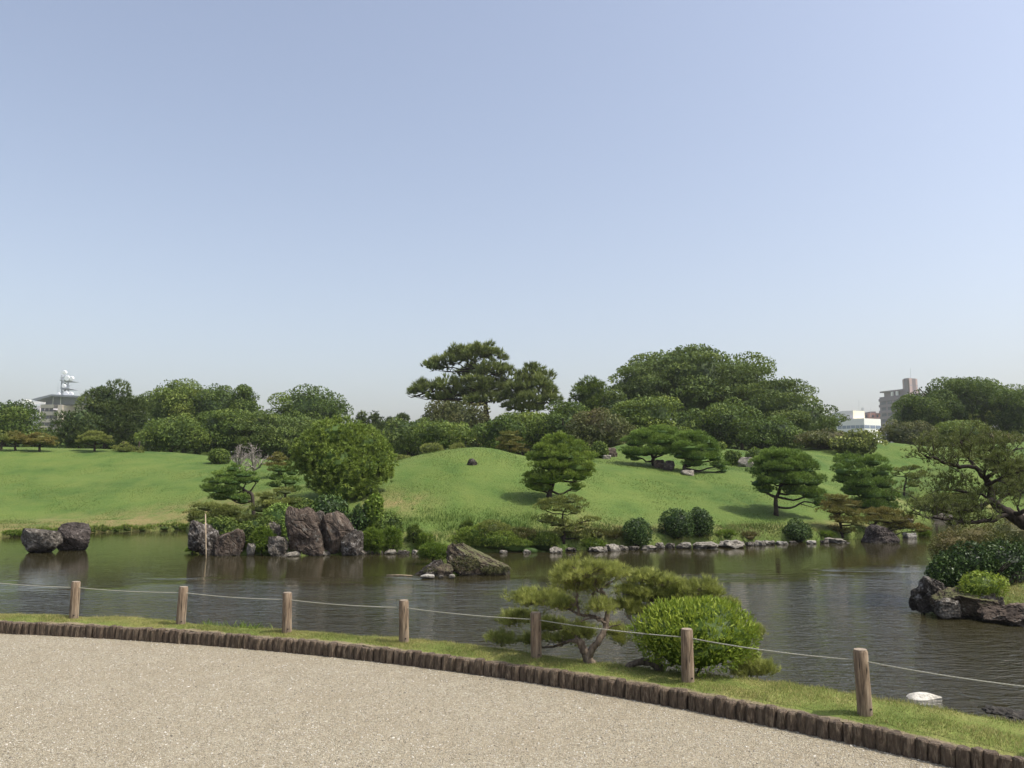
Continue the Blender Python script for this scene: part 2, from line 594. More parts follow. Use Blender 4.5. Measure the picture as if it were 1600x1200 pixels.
def flat_mat(name, c, rough=.7, var=.15, s=3.0, metal=0):
    m, n, b, out = mat_new(name)
    x = noise(n, world_pos(n), s, 4)
    cc = mix(n, x, tuple(k * (1 - var) for k in c), tuple(min(1, k * (1 + var)) for k in c))
    n.links.new(cc, b.inputs['Base Color'])
    b.inputs['Roughness'].default_value = rough
    b.inputs['Metallic'].default_value = metal
    return m


M['rope'] = flat_mat('grey_rope', (.34, .33, .26), .8, .25, 60)
M['hole'] = flat_mat('dark_hole', (.012, .009, .007), .9)
M['tile_beige'] = flat_mat('beige_tile_wall', (.50, .42, .34), .7, .06, .3)
M['tile_pink_lit'] = flat_mat('lit_pinkish_tile_wall', (.36, .26, .23), .7, .06, .3)  # lit face of the apartment block: sunlight put into the tile colour
M['tile_grey_and_shade'] = flat_mat('greyish_and_shaded_tile_wall', (.17, .14, .14), .7, .06, .3)  # darker tile: shade of the block's left faces put into the colour
M['wall_white'] = flat_mat('white_wall', (.78, .76, .70), .7, .04, .3)
M['wall_cream'] = flat_mat('cream_wall', (.76, .70, .52), .7, .04, .3)
M['wall_grey_and_shade'] = flat_mat('pale_grey_and_shaded_white_wall', (.66, .61, .62), .7, .04, .3)  # plain on the office wing; on the white building its shade is painted in
M['wall_red'] = flat_mat('brick_red_wall', (.42, .17, .12), .8, .08, .5)
M['roof_grey'] = flat_mat('slate_grey_roof', (.17, .18, .20), .5, .1, .5)
M['steel'] = flat_mat('painted_steel', (.35, .37, .39), .5, .1, 1)
M['dish'] = flat_mat('white_dish', (.82, .82, .82), .4, .03, 1)
M['window'] = flat_mat('dark_window_glass', (.055, .065, .08), .12, .1, .6)
M['blueglass'] = flat_mat('blue_grey_glass', (.16, .20, .28), .15, .1, .6)


def water_mat():
    m, n, b, out = mat_new('pond_water')
    b.inputs['Base Color'].default_value = (.030, .026, .011, 1)
    b.inputs['Roughness'].default_value = .03
    b.inputs['IOR'].default_value = 1.333
    P = world_pos(n)
    sp = n.nodes.new('ShaderNodeSeparateXYZ')
    n.links.new(P, sp.inputs[0])
    r1 = noise(n, world_pos(n, (.40, 1, 1), (0, 0, .30)), 6.0, 3, .5, .8)
    r2 = noise(n, world_pos(n, (.5, 1, 1), (0, 0, -.30)), 14, 3, .6, .6)
    r3 = noise(n, P, 1.1, 2, .5)
    h = mathn(n, 'ADD', mathn(n, 'ADD', mathn(n, 'MULTIPLY', r1, 1.0), mathn(n, 'MULTIPLY', r2, .62)), mathn(n, 'MULTIPLY', r3, .8))
    # wind: open water is ruffled, sheltered water along the far bank is calm
    wob = mathn(n, 'MULTIPLY', mathn(n, 'SUBTRACT', noise(n, world_pos(n, (.35, 1, 1)), .55, 3), .5), 7.0)
    yy = mathn(n, 'ADD', sp.outputs[1], wob)
    yy = mathn(n, 'SUBTRACT', yy, mathn(n, 'MULTIPLY', mathn(n, 'MAXIMUM', sp.outputs[0], 0.0), .25))
    mr = n.nodes.new('ShaderNodeMapRange')
    mr.inputs['From Min'].default_value = 10.5
    mr.inputs['From Max'].default_value = 15.5
    mr.inputs['To Min'].default_value = 1.0
    mr.inputs['To Max'].default_value = .05
    n.links.new(yy, mr.inputs['Value'])
    hh = mathn(n, 'MULTIPLY', h, mr.outputs[0])
    bump(n, b, hh, .055, 1)
    return m


M['water'] = water_mat()

# ------------------------------------------------------------------ terrain
def shore(pts): return [tuple(onz(px, py, WL)[:2]) for px, py in pts]


far_px = [(-300, 850), (0, 839), (60, 837), (150, 832), (250, 829), (292, 827), (299, 838), (298, 864), (340, 868),
          (400, 867), (437, 868), (470, 869), (530, 867), (570, 865), (660, 864), (760, 862), (860, 862), (930, 858), (1000, 857),
          (1100, 852), (1200, 848), (1270, 846), (1340, 841), (1400, 839), (1428, 834), (1424, 822), (1405, 816), (1440, 812), (1500, 810), (1600, 809), (1700, 809)]
poly_far = [(-70, -80), (-70, 18)] + [(-32, 19.5)] + shore(far_px) + [(60, 32), (70, -80), (900, -80), (900, 900), (-900, 900), (-900, -80)]
pen_px = [(1433, 940), (1452, 950), (1500, 958), (1552, 966), (1600, 972), (1750, 985), (1850, 930), (1700, 880), (1560, 876), (1480, 888), (1440, 912)]
poly_pen = shore(pen_px)
islet_px = [(652, 897), (700, 901), (800, 893), (800, 886), (740, 880), (690, 882)]
poly_islet = shore(islet_px)


def sdist(P, poly):
    """signed distance, positive inside"""
    A = np.array(poly, float)
    B = np.roll(A, -1, 0)
    d = np.full(len(P), 1e9)
    ins = np.zeros(len(P), bool)
    x, y = P[:, 0], P[:, 1]
    for a, b in zip(A, B):
        e = b - a
        L = max((e ** 2).sum(), 1e-12)
        t = np.clip(((x - a[0]) * e[0] + (y - a[1]) * e[1]) / L, 0, 1)
        d = np.minimum(d, np.hypot(x - a[0] - t * e[0], y - a[1] - t * e[1]))
        if a[1] != b[1]:
            c = ((a[1] > y) != (b[1] > y)) & (x < (b[0] - a[0]) * (y - a[1]) / (b[1] - a[1]) + a[0])
            ins ^= c
    return np.where(ins, d, -d)


ctrl = [  # px, py, depth: points the lawn surface passes through
    (-250, 832, 25.5), (-250, 770, 32), (-250, 700, 44), (0, 828, 27.3), (0, 800, 30), (0, 765, 34), (0, 730, 39), (0, 698.5, 45), (120, 822, 28.2), (120, 795, 31), (120, 765, 34.5), (120, 735, 39), (100, 701.5, 45),
    (230, 815, 29), (230, 790, 31.5), (230, 760, 35), (230, 706, 45), (340, 800, 29.5), (340, 770, 33), (345, 722, 43), (420, 770, 31), (430, 737, 38),
    (480, 760, 27), (480, 800, 23), (480, 838, 21), (340, 845, 21), (340, 825, 22.5), (560, 835, 21), (560, 790, 23.2), (560, 750, 26), (540, 745, 31),
    (600, 830, 21.1), (600, 790, 23), (620, 750, 25.5), (640, 718, 28.5), (690, 704, 30), (740, 700, 30.3), (780, 703, 30.3), (740, 750, 25.5), (740, 800, 22.7), (740, 840, 20.9),
    (815, 714, 30.5), (870, 722, 29.5), (870, 760, 25.6), (870, 800, 22.8), (870, 842, 20.9), (905, 718, 33), (945, 712, 35),
    (985, 692, 38), (1000, 727, 32), (1060, 738, 30.8), (1000, 770, 26.5), (1000, 810, 23.3), (1000, 844, 21.4),
    (1040, 697, 39), (1100, 700, 40), (1100, 727, 34.5), (1160, 722, 36), (1100, 760, 28.5), (1100, 800, 24.8), (1100, 836, 22.5),
    (1215, 805, 25.2), (1215, 770, 28.2), (1215, 740, 31.7), (1215, 718, 37), (1250, 712, 42), (1220, 838, 23),
    (1300, 833, 24), (1300, 800, 26.7), (1300, 750, 32), (1320, 718, 42), (1400, 832, 25), (1380, 800, 27.5), (1370, 765, 33),
    (1410, 697, 48), (1360, 715, 46), (1400, 745, 41), (1455, 715, 47), (1400, 790, 36), (1490, 724, 41), (1440, 745, 40), (1480, 765, 37), (1480, 800, 35), (1540, 740, 42),
    (1600, 691, 50), (1540, 705, 49), (1600, 740, 43), (1600, 797, 36.5), (1700, 690, 50), (1700, 790, 37), (1850, 740, 44), (1850, 795, 36)]
cx = np.array([list(at(*c)) for c in ctrl])
extra = []
for X in (-60, -45, -30, -20, -10, 0, 8, 16, 24, 34, 48, 60):
    extra += [(X, 56, 1.9), (X, 68, 1.5), (X, 85, 1.2)]
for px, Yz, z in ((1480, 45, 1.25), (1430, 44, 1.3), (1540, 46, 1.5), (1600, 46.5, 1.6), (1380, 43.5, 1.5)):
    extra.append((at(px, 720, Yz).x, Yz, z))
extra += [(-60, 24, -.1), (-60, 40, 1.5), (55, 35, .1), (-3, 36, 1.7), (-8, 46, 2.0), (-1.5, 34.5, 1.9), (3, 40, 1.9), (7, 47, 2.1)]
cx = np.vstack([cx, np.array(extra)])


def tps_fit(P, z, lam=.02):
    n = len(P)
    r2 = ((P[:, None, :] - P[None]) ** 2).sum(-1)
    K = np.where(r2 > 0, .5 * r2 * np.log(np.maximum(r2, 1e-12)), 0) + lam * np.eye(n)
    Q = np.hstack([np.ones((n, 1)), P])
    A = np.zeros((n + 3, n + 3))
    A[:n, :n] = K; A[:n, n:] = Q; A[n:, :n] = Q.T
    return np.linalg.solve(A, np.concatenate([z, np.zeros(3)]))


TW = tps_fit(cx[:, :2], cx[:, 2], .10)


def hgt(P):
    """terrain height at (n,2) points"""
    P = np.asarray(P, float)
    h = np.full(len(P), -0.95)
    inb = (np.abs(P[:, 0]) < 62) & (P[:, 1] < 88) & (P[:, 1] > 15)
    hh = np.full(len(P), 1.2)
    if inb.any():
        Q = P[inb]
        r2 = ((Q[:, None, :] - cx[None, :, :2]) ** 2).sum(-1)
        U = np.where(r2 > 0, .5 * r2 * np.log(np.maximum(r2, 1e-12)), 0)
        v = U @ TW[:len(cx)] + TW[len(cx)] + Q @ TW[len(cx) + 1:]
        e = np.clip(np.minimum((62 - np.abs(Q[:, 0])) / 8, (88 - Q[:, 1]) / 6), 0, 1)
        hh[inb] = v * e + 1.2 * (1 - e)
    hh = np.where(P[:, 1] <= 15, .3, hh)
    s = sdist(P, poly_far)
    bank_min = WL + np.clip(.10 + s * .12, .05, .3)
    hh = np.maximum(hh, bank_min)
    t = np.clip((s + .30) / .42, 0, 1)
    t = t * t * (3 - 2 * t)
    h = lerp(-0.95, hh, t)
    s2 = sdist(P, poly_pen)
    hp = WL + .10 + np.clip(s2, 0, 1.4) * .32
    t2 = np.clip((s2 + .25) / .35, 0, 1)
    h = np.maximum(h, lerp(-0.95, hp, t2 * t2 * (3 - 2 * t2)))
    s3 = sdist(P, poly_islet)
    t3 = np.clip((s3 + .15) / .3, 0, 1)
    h = np.maximum(h, lerp(-0.95, WL + .06, t3))
    return h


def ground(x, y): return float(hgt([(x, y)])[0])


def stand(px, py, Y, tol=7.0):
    """depth at which something whose foot is seen at (px, py) really stands on the ground"""
    d = ray(px, py)
    Ys = np.arange(15, 56, .08)
    P = np.stack([d[0] / d[1] * Ys, Ys], 1)
    h = hgt(P)
    rz = EYE + d[2] / d[1] * Ys
    k = np.where((h >= rz) & (h > WL + .01))[0]
    if len(k) and abs(Ys[k[0]] - Y) < tol: return float(Ys[k[0]])
    return Y


def axis(segs):
    out = []
    for a, b, s in segs:
        out += list(np.arange(a, b, s))
    return np.array(out + [segs[-1][1]])


gx = np.concatenate([-np.geomspace(900, 62, 12), axis([(-58, -24, 1.0), (-24, 24, .22), (24, 62, 1.0)]), np.geomspace(70, 900, 12)])
gy = np.concatenate([[-80, -40, 0], axis([(6, 10, 1), (10, 13.5, .14), (13.5, 19, .3), (19, 30, .16), (30, 52, .30), (52, 90, 1.2)]), np.geomspace(100, 900, 10)])
X, Y_ = np.meshgrid(gx, gy)
PP = np.stack([X.ravel(), Y_.ravel()], 1)
H = np.concatenate([hgt(PP[i:i + 20000]) for i in range(0, len(PP), 20000)])
S = sdist(PP, poly_far)
H = H + np.where(S > .3, vnoise(PP, .8, 3) * .018 + vnoise(PP, 2.6, 4) * .007, 0)
nx, ny = len(gx), len(gy)
idx = np.arange(nx * ny).reshape(ny, nx)
quads = np.stack([idx[:-1, :-1], idx[:-1, 1:], idx[1:, 1:], idx[1:, :-1]], -1).reshape(-1, 4)
me = bpy.data.meshes.new('lawn_hills')
me.vertices.add(nx * ny)
me.vertices.foreach_set('co', np.stack([PP[:, 0], PP[:, 1], H], 1).astype(np.float32).ravel())
me.loops.add(len(quads) * 4)
me.loops.foreach_set('vertex_index', quads.astype(np.int32).ravel())
me.polygons.add(len(quads))
me.polygons.foreach_set('loop_start', np.arange(0, len(quads) * 4, 4, dtype=np.int32))
me.polygons.foreach_set('loop_total', np.full(len(quads), 4, np.int32))
me.polygons.foreach_set('use_smooth', np.ones(len(quads), bool))
me.update(calc_edges=True)


def dryness(P, S):
    left = np.clip((-6.5 - P[:, 0]) / 3, 0, 1) * np.clip(1 - np.abs(S - 1.6) / 3.0, 0, 1)
    spot = np.exp(-((P[:, 0] + 3.3) ** 2 / .9 + (P[:, 1] - 23.2) ** 2 / 1.0)) * .95
    edge = np.clip(1 - np.abs(S - .45) / .55, 0, 1) * .75
    rgt = np.exp(-((P[:, 0] - 2.5) ** 2 / 5 + (P[:, 1] - 22.3) ** 2 / 1.0)) * .35
    pen = (P[:, 1] < 15) * .55
    return np.clip(left * .95 + spot + edge + rgt + pen, 0, 1)


at_ = me.attributes.new('dry', 'FLOAT', 'POINT')
at_.data.foreach_set('value', dryness(PP, S).astype(np.float32))
tag(link('lawn_hills', me, M['lawn']), 'rolling mown green lawn mounds beyond the pond', kind='structure')

wm = MB()
wm.v = [(-66, -40, WL), (66, -40, WL), (66, 64, WL), (-66, 64, WL)]
wm.f = [(0, 1, 2, 3)]
tag(build('pond_water', wm, M['water']), kind='structure')

# ------------------------------------------------------------------ gravel, edging line and near bank
edge_px = [(0, 971), (100, 974.5), (213, 979), (300, 986), (400, 995), (500, 1004), (600, 1015), (700, 1023), (800, 1034), (900, 1049),
           (990, 1066), (1100, 1086), (1200, 1104), (1300, 1125), (1400, 1147), (1500, 1166), (1600, 1184)]
LOGZ = .118
E = np.array([list(onz(x, y, LOGZ))[:2] for x, y in edge_px])
cf = np.polyfit(E[:, 0], E[:, 1], 4)
exs = np.concatenate([np.linspace(-9.5, E[0, 0] - .3, 12), np.linspace(E[0, 0], E[-1, 0], 60), np.linspace(E[-1, 0] + .2, 5.2, 10)])


def edge_y(x):
    x = np.asarray(x, float)
    a, b = E[0, 0], E[-1, 0]
    dc = np.polyder(cf)
    y = np.polyval(cf, np.clip(x, a, b))
    y = y + np.where(x < a, (x - a) * np.polyval(dc, a), 0) + np.where(x > b, (x - b) * np.polyval(dc, b), 0)
    return y


wpx = [(0, 961), (213, 968), (400, 985), (600, 997), (800, 1016), (896, 1032), (1050, 1050), (1240, 1071), (1337, 1087), (1450, 1106), (1520, 1120), (1600, 1132)]
BZ = .085
Wt = np.array([list(onz(x, y, BZ))[:2] for x, y in wpx])


def wat_y(x):
    x = np.asarray(x, float)
    y = np.interp(x, Wt[:, 0], Wt[:, 1])
    y = y + np.where(x < Wt[0, 0], (x - Wt[0, 0]) * -.22, 0) + np.where(x > Wt[-1, 0], (x - Wt[-1, 0]) * -.75, 0)
    return np.maximum(y, edge_y(x) + .22)


gm = MB()
for x in exs:
    y = float(edge_y(x))
    gm.v += [(x, -30, 0), (x, y + .05, 0)]
for i in range(len(exs) - 1):
    gm.f.append((2 * i, 2 * i + 2, 2 * i + 3, 2 * i + 1))
n0 = len(gm.v)
gm.v += [(-60, -30, 0), (-60, edge_y(exs[0]) + 10, 0), (60, -30, 0)]
gm.f.append((n0, 0, 1, n0 + 1))
gm.f.append((2 * len(exs) - 2, n0 + 2, 2 * len(exs) - 1))
tag(build('gravel_path', gm, M['gravel']), 'beige fine gravel ground in the foreground', kind='structure')

bm_ = MB()
xs = np.linspace(-9.5, 5.2, 260)
NR = 12
dry_b = []
for x in xs:
    ye, yw = float(edge_y(x)) + .025, float(wat_y(x))
    yw += .02 * math.sin(x * 9) + .015 * math.sin(x * 23 + 1)
    for k in range(NR):
        t = k / (NR - 4)
        if k <= NR - 4:
            y = lerp(ye, yw, t)
            z = lerp(LOGZ - .012, BZ, t) + .03 * math.sin(math.pi * t) + .008 * math.sin(x * 7 + y * 9) + .005 * math.sin(x * 19 - y * 13)
            d = max(0, 1 - (y - ye) / .10)
        else:
            q = k - (NR - 4)
            y = yw + (.05, .13, .30)[q - 1]
            z = (.02, -.16, -.9)[q - 1]
            d = .8
        bm_.v.append((x, y, z))
        dry_b.append(d)
for i in range(len(xs) - 1):
    for k in range(NR - 1):
        a = i * NR + k
        bm_.f.append((a, a + NR, a + NR + 1, a + 1))
bme = bm_.mesh('grass_bank', smooth=True)
at_ = bme.attributes.new('dry', 'FLOAT', 'POINT')
at_.data.foreach_set('value', np.array(dry_b, np.float32))
tag(link('grass_bank', bme, M['bank']), 'narrow turf bank between the log edging and the water', kind='structure')


def bank_z(x, y):
    ye, yw = float(edge_y(x)) + .025, float(wat_y(x))
    t = min(max((y - ye) / (yw - ye), 0), 1)
    return lerp(LOGZ - .012, BZ, t) + .03 * math.sin(math.pi * t)


# log edging: every log its own part
rng = np.random.default_rng(5)
edging = empty('log_edging', (0, float(edge_y(0)), 0), 'low row of upright dark bark covered logs edging the gravel', 'edging')
log_meshes = []
for k in range(7):
    mb = MB()
    rr = np.random.default_rng(40 + k)
    S_ = 11
    zs = [-.06, .04, .085, .112, .120]
    prof = 1 + rr.uniform(-.14, .14, S_)
    for j, z in enumerate(zs):
        for i in range(S_):
            a = 2 * math.pi * i / S_
            r = .5 * prof[i] * (1 + rr.uniform(-.05, .05)) * (1, 1.02, .99, .95, .78)[j]
            mb.v.append((math.cos(a) * r, math.sin(a) * r, z + (rr.uniform(-.004, .004) if j > 2 else 0)))
    for j in range(len(zs) - 1):
        for i in range(S_):
            i2 = (i + 1) % S_
            mb.f.append((j * S_ + i, j * S_ + i2, (j + 1) * S_ + i2, (j + 1) * S_ + i))
    mb.f.append(tuple((len(zs) - 1) * S_ + i for i in range(S_)))
    m_ = mb.mesh('log', smooth=False)
    m_.materials.append(M['log'])
    log_meshes.append(m_)
x = -6.6
while x < 3.4:
    y = float(edge_y(x))
    sl = float(edge_y(x + .01) - edge_y(x)) / .01
    w = .071 + rng.uniform(-.008, .010)
    o = bpy.data.objects.new('log', log_meshes[int(rng.integers(7))])
    COL.objects.link(o)
    o.parent = edging
    o.location = Vector((x, y - .012 + rng.uniform(-.006, .006), rng.uniform(-.013, .009))) - edging.location
    o.rotation_euler = (rng.normal(0, .02), rng.normal(0, .02), rng.uniform(0, 6.28))
    o.scale = (w * 1.08, w * 1.08, 1)
    x += w / math.sqrt(1 + sl * sl) * .97

# loose gravel stones
g = Geo()
n = 90000
px_ = rng.uniform(-5.8, 3.6, n)
py_ = rng.uniform(4.2, 9.2, n)
ok = (py_ < edge_y(px_) - .05) & (np.abs(px_) < py_ * .68) & (rng.uniform(0, 1, n) < np.clip(1.35 - py_ * .09, .25, 1))
px_, py_ = px_[ok], py_[ok]
n = len(px_)
s = rng.lognormal(math.log(.0042), .30, n)
an = rng.uniform(0, 6.28, n)
el = rng.uniform(.6, 1.5, n)
c, sn = np.cos(an), np.sin(an)
C = np.stack([px_, py_, s * .15], 1)
A1 = np.stack([c, sn, 0 * c], 1) * (s * el)[:, None]
A2 = np.stack([-sn, c, 0 * c], 1) * s[:, None]
top = C + np.stack([rng.normal(0, .3, n) * s, rng.normal(0, .3, n) * s, s * rng.uniform(.5, 1.0, n)], 1)
tn = rng.uniform(0, 1, n)
ring = [C + A1, C + A2, C - A1, C - A2]
for i in range(4):
    g.add(np.stack([ring[i], ring[(i + 1) % 4], top], 1), tn)
tag(link('loose_gravel', g.mesh('loose_gravel'), M['pebble']), kind='stuff')
# ------------------------------------------------------------------ foliage generators
def unit(rng, n, zmin=-1.0):
    U = nrm(rng.normal(0, 1, (int(n * 2.2) + 8, 3)))
    U = U[U[:, 2] > zmin]
    while len(U) < n:
        V = nrm(rng.normal(0, 1, (n * 2, 3)))
        U = np.vstack([U, V[V[:, 2] > zmin]])
    return U[:n]


def tufts(g, P, D, L, Wd, k, spread, rng, tone, base=0.0):
    """k thin needles per point fanning round direction D"""
    n = len(P)
    if n == 0: return
    P = np.repeat(P, k, 0)
    D = np.repeat(D, k, 0)
    T = np.repeat(tone, k) + rng.normal(0, .07, n * k)
    d = nrm(D + rng.normal(0, spread, (n * k, 3)))
    w = nrm(np.cross(d, rng.normal(0, 1, (n * k, 3)))) * (Wd * .5)
    l = L * rng.uniform(.7, 1.15, (n * k, 1))
    b = P + D * base * rng.uniform(0, 1, (n * k, 1))
    g.add(np.stack([b - w, b + w, b + d * l], 1), T)


def leaves(g, P, Nn, L, Wd, rng, tone, out=.0, rnd=.6):
    """diamond leaves lying roughly on the surface with normal Nn"""
    n = len(P)
    if n == 0: return
    N2 = nrm(Nn + rng.normal(0, rnd, (n, 3)))
    d = nrm(np.cross(N2, rng.normal(0, 1, (n, 3))) + Nn * out)
    w = nrm(np.cross(N2, d))
    l = L * rng.uniform(.45, 1.4, (n, 1))
    ww = Wd * .5 * rng.uniform(.6, 1.3, (n, 1))
    a = P - d * l * .5
    g.add(np.stack([a, a + d * l * .45 + w * ww, a + d * l, a + d * l * .45 - w * ww], 1), tone + rng.normal(0, .10, n))


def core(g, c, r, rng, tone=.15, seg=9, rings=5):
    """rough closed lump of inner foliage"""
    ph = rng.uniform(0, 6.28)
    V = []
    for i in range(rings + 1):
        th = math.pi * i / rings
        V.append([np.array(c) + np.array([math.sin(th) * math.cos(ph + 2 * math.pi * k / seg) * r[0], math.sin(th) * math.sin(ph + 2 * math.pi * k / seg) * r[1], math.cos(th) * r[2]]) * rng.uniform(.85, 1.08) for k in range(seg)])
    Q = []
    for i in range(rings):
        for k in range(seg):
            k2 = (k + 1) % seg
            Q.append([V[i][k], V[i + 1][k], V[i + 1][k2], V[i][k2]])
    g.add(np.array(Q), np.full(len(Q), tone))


def pad(g, c, r, rng, dens, L, Wd, k=7, spread=.38, up=.9, tone=.5, corek=.72, lump=.14, zmin=-.55, flat_under=.6, cover=1.0, rs=.12):
    """one pruned pine pad: an ellipsoid built of small cloudlets of needle tufts"""
    r = np.array(r, float)
    r[2] *= 1.22
    rs = min(rs, r[2] * .62, r[0] * .5)
    ri = np.maximum(r - rs * .75, r * .4)
    area = 2 * math.pi * (ri[0] * ri[1]) ** .5 * ((ri[0] * ri[1]) ** .5 * .7 + ri[2] * 1.1)
    ns = max(4, int(area / (math.pi * rs * rs) * 1.25 * cover))
    U = unit(rng, ns, zmin)
    U2 = U.copy()
    U2[:, 2] = np.where(U2[:, 2] < 0, U2[:, 2] * flat_under, U2[:, 2])
    S_ = np.array(c) + U2 * ri * (1 + lump * vnoise(U * 2.4 + rng.uniform(0, 50), 1.0, int(rng.integers(9999))))[:, None] * rng.uniform(.86, 1.08, (ns, 1))
    m = max(6, int(2 * math.pi * rs * rs * dens * .62))
    rr = rs * rng.uniform(.75, 1.3, (ns, 1))
    V = unit(rng, ns * m, -.35).reshape(ns, m, 3)
    rad = np.clip(1 - rng.exponential(.14, (ns, m, 1)), .3, 1.1)
    P = S_[:, None] + V * (rr[:, None] * [1.15, 1.15, .8]) * rad
    D = nrm(V * .7 + U[:, None] * .25 + np.array([0, 0, up * .8]) + rng.normal(0, .22, V.shape))
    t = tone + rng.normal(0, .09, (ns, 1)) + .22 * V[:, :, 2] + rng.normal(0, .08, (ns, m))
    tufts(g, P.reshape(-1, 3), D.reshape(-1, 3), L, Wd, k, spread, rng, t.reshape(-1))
    if corek:
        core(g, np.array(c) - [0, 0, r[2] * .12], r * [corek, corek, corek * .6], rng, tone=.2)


def pine(name, label, cat, Y, base, trunk, pads, needle='pine', bark='bark', dens=420, L=.075, Wd=.012, k=7, tr=.05, tip=.35,
         group=None, seed=1, twig=4, spread=.38, corek=.7, up=.9, bz=None, depth=.85, pz=None, cover=1.0, lump=.16, brr=.34):
    """trunk: [(px,py,dY)...] from the base up. pads: (px,py,dY,halfwidth_px,halfheight_px). Sizes in photo pixels at depth Y."""
    rng = np.random.default_rng(seed)
    if bz is None: Y = stand(base[0], base[1], Y)
    s = ppm(Y)
    b = at(base[0], base[1], Y)
    if bz is None: bz = ground(b.x, b.y)
    root = Vector((b.x, b.y, bz))
    e = empty(name, root, label, cat, group)
    pts = [(root.x, root.y, bz - .12)] + [tuple(at(p[0], p[1], Y + p[2])) for p in trunk]
    T = smooth_path(pts, 4, tr * .10, rng)
    rads = [lerp(tr, tr * tip, i / (len(T) - 1)) for i in range(len(T))]
    rads[0] *= 1.35
    mb = MB().tube([t[:3] for t in T], rads, 8, True, .10, rng)
    build('trunk', mb, M[bark], e, root, True)
    TP = np.array([t[:3] for t in T])
    for q, pd in enumerate(pads):
        c = np.array(at(pd[0], pd[1], Y + pd[2]))
        r = np.array([pd[3] * s, pd[3] * s * (depth if len(pd) < 6 else pd[5]), pd[4] * s])
        g = Geo()
        pad(g, c, r, rng, dens, L, Wd, k, spread, up, .45 + rng.normal(0, .05), corek, lump, cover=cover, rs=6.2 * s)
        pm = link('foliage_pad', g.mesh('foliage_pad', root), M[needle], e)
        # branch
        low = c - np.array([0, 0, r[2] * .35])
        dd = np.linalg.norm(TP - low, axis=1) + np.maximum(TP[:, 2] - low[2], 0) * 1.5
        j = int(np.argmin(dd[2:])) + 2
        a = TP[j]
        m1 = lerp(a, low, .4) + np.array([0, 0, -.06 * np.linalg.norm(low - a)]) + rng.normal(0, .05, 3) * np.linalg.norm(low - a)
        m2 = lerp(a, low, .75) + rng.normal(0, .05, 3) * np.linalg.norm(low - a)
        bp = smooth_path([tuple(a), tuple(m1), tuple(m2), tuple(low)], 3, tr * .08, rng)
        r0 = min(tr * brr * 1.3, rads[j] * .8)
        mb = MB().tube([p[:3] for p in bp], [lerp(r0, r0 * .4, i / (len(bp) - 1)) for i in range(len(bp))], 6, True, .1, rng)
        for _ in range(twig):
            an = rng.uniform(0, 6.28)
            en = c + np.array([math.cos(an) * r[0] * .75, math.sin(an) * r[1] * .75, r[2] * rng.uniform(-.25, .35)])
            st = np.array(bp[int(rng.integers(len(bp) // 2, len(bp)))][:3])
            mm = lerp(st, en, .5) + np.array([0, 0, -.12 * np.linalg.norm(en - st)]) + rng.normal(0, .06, 3) * np.linalg.norm(en - st)
            mb.tube([st, mm, en], [r0 * .38, r0 * .27, r0 * .12], 4, False)
        build('branch', mb, M[bark], e, root, True)
    return e


def bush(name, label, cat, px, top, bot, w, Y, mat, leaf=(.06, .03), n=2200, seed=1, group=None, mode='leaf', k=6, depth=.9, bz=None, lump=.2, clumps=None, twigs=True, bark='bark'):
    """dense rounded shrub"""
    rng = np.random.default_rng(seed)
    if bz is None: Y = stand(px, bot, Y, 2.5)
    s = ppm(Y)
    c0 = at(px, bot, Y)
    if bz is None: bz = ground(c0.x, c0.y)
    root = Vector((c0.x, c0.y, bz))
    e = empty(name, root, label, cat, group)
    ztop = at(px, top, Y).z
    zb = at(px, bot, Y).z
    g = Geo()
    cl = clumps or [(0, 0, 0, 1, 1)]
    H_ = (ztop - zb)
    for (ox, oy, oz, sx, sz) in cl:
        c = np.array([root.x + ox * w * s * .5, root.y + oy * w * s * .5, zb + H_ * (.42 + oz)])
        r = np.array([w * s * .5 * sx, w * s * .5 * depth * sx, H_ * .56 * sz])
        m = int(n * sx)
        U = unit(rng, m, -.75)
        lp = 1 + lump * .6 * vnoise(U * 1.8 + rng.uniform(0, 50), 1.0, int(rng.integers(9999))) + lump * .35 * vnoise(U * 6 + rng.uniform(0, 50), 1.0, int(rng.integers(9999)))
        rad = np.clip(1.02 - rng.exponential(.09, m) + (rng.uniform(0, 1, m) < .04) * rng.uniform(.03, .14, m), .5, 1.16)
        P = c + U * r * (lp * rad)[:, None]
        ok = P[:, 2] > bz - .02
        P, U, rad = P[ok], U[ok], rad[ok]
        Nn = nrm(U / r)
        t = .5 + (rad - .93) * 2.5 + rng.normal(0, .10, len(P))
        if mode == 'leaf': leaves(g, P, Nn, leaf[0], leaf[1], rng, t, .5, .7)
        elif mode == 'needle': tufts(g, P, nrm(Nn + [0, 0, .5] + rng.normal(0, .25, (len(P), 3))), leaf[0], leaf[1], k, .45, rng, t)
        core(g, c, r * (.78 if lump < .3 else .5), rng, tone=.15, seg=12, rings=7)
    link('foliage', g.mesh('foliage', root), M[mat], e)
    mb = MB()
    for _ in range(5):
        an = rng.uniform(0, 6.28)
        en = Vector((root.x + math.cos(an) * w * s * .2, root.y + math.sin(an) * w * s * .2, lerp(bz, ztop, .6)))
        mb.tube([(root.x + math.cos(an) * .04, root.y + math.sin(an) * .04, bz - .08), lerp(root, en, .5), en], [.018, .014, .006], 5)
    build('stem', mb, M[bark], e, root, True)
    return e


# ------------------------------------------------------------------ background trees
BGT = []


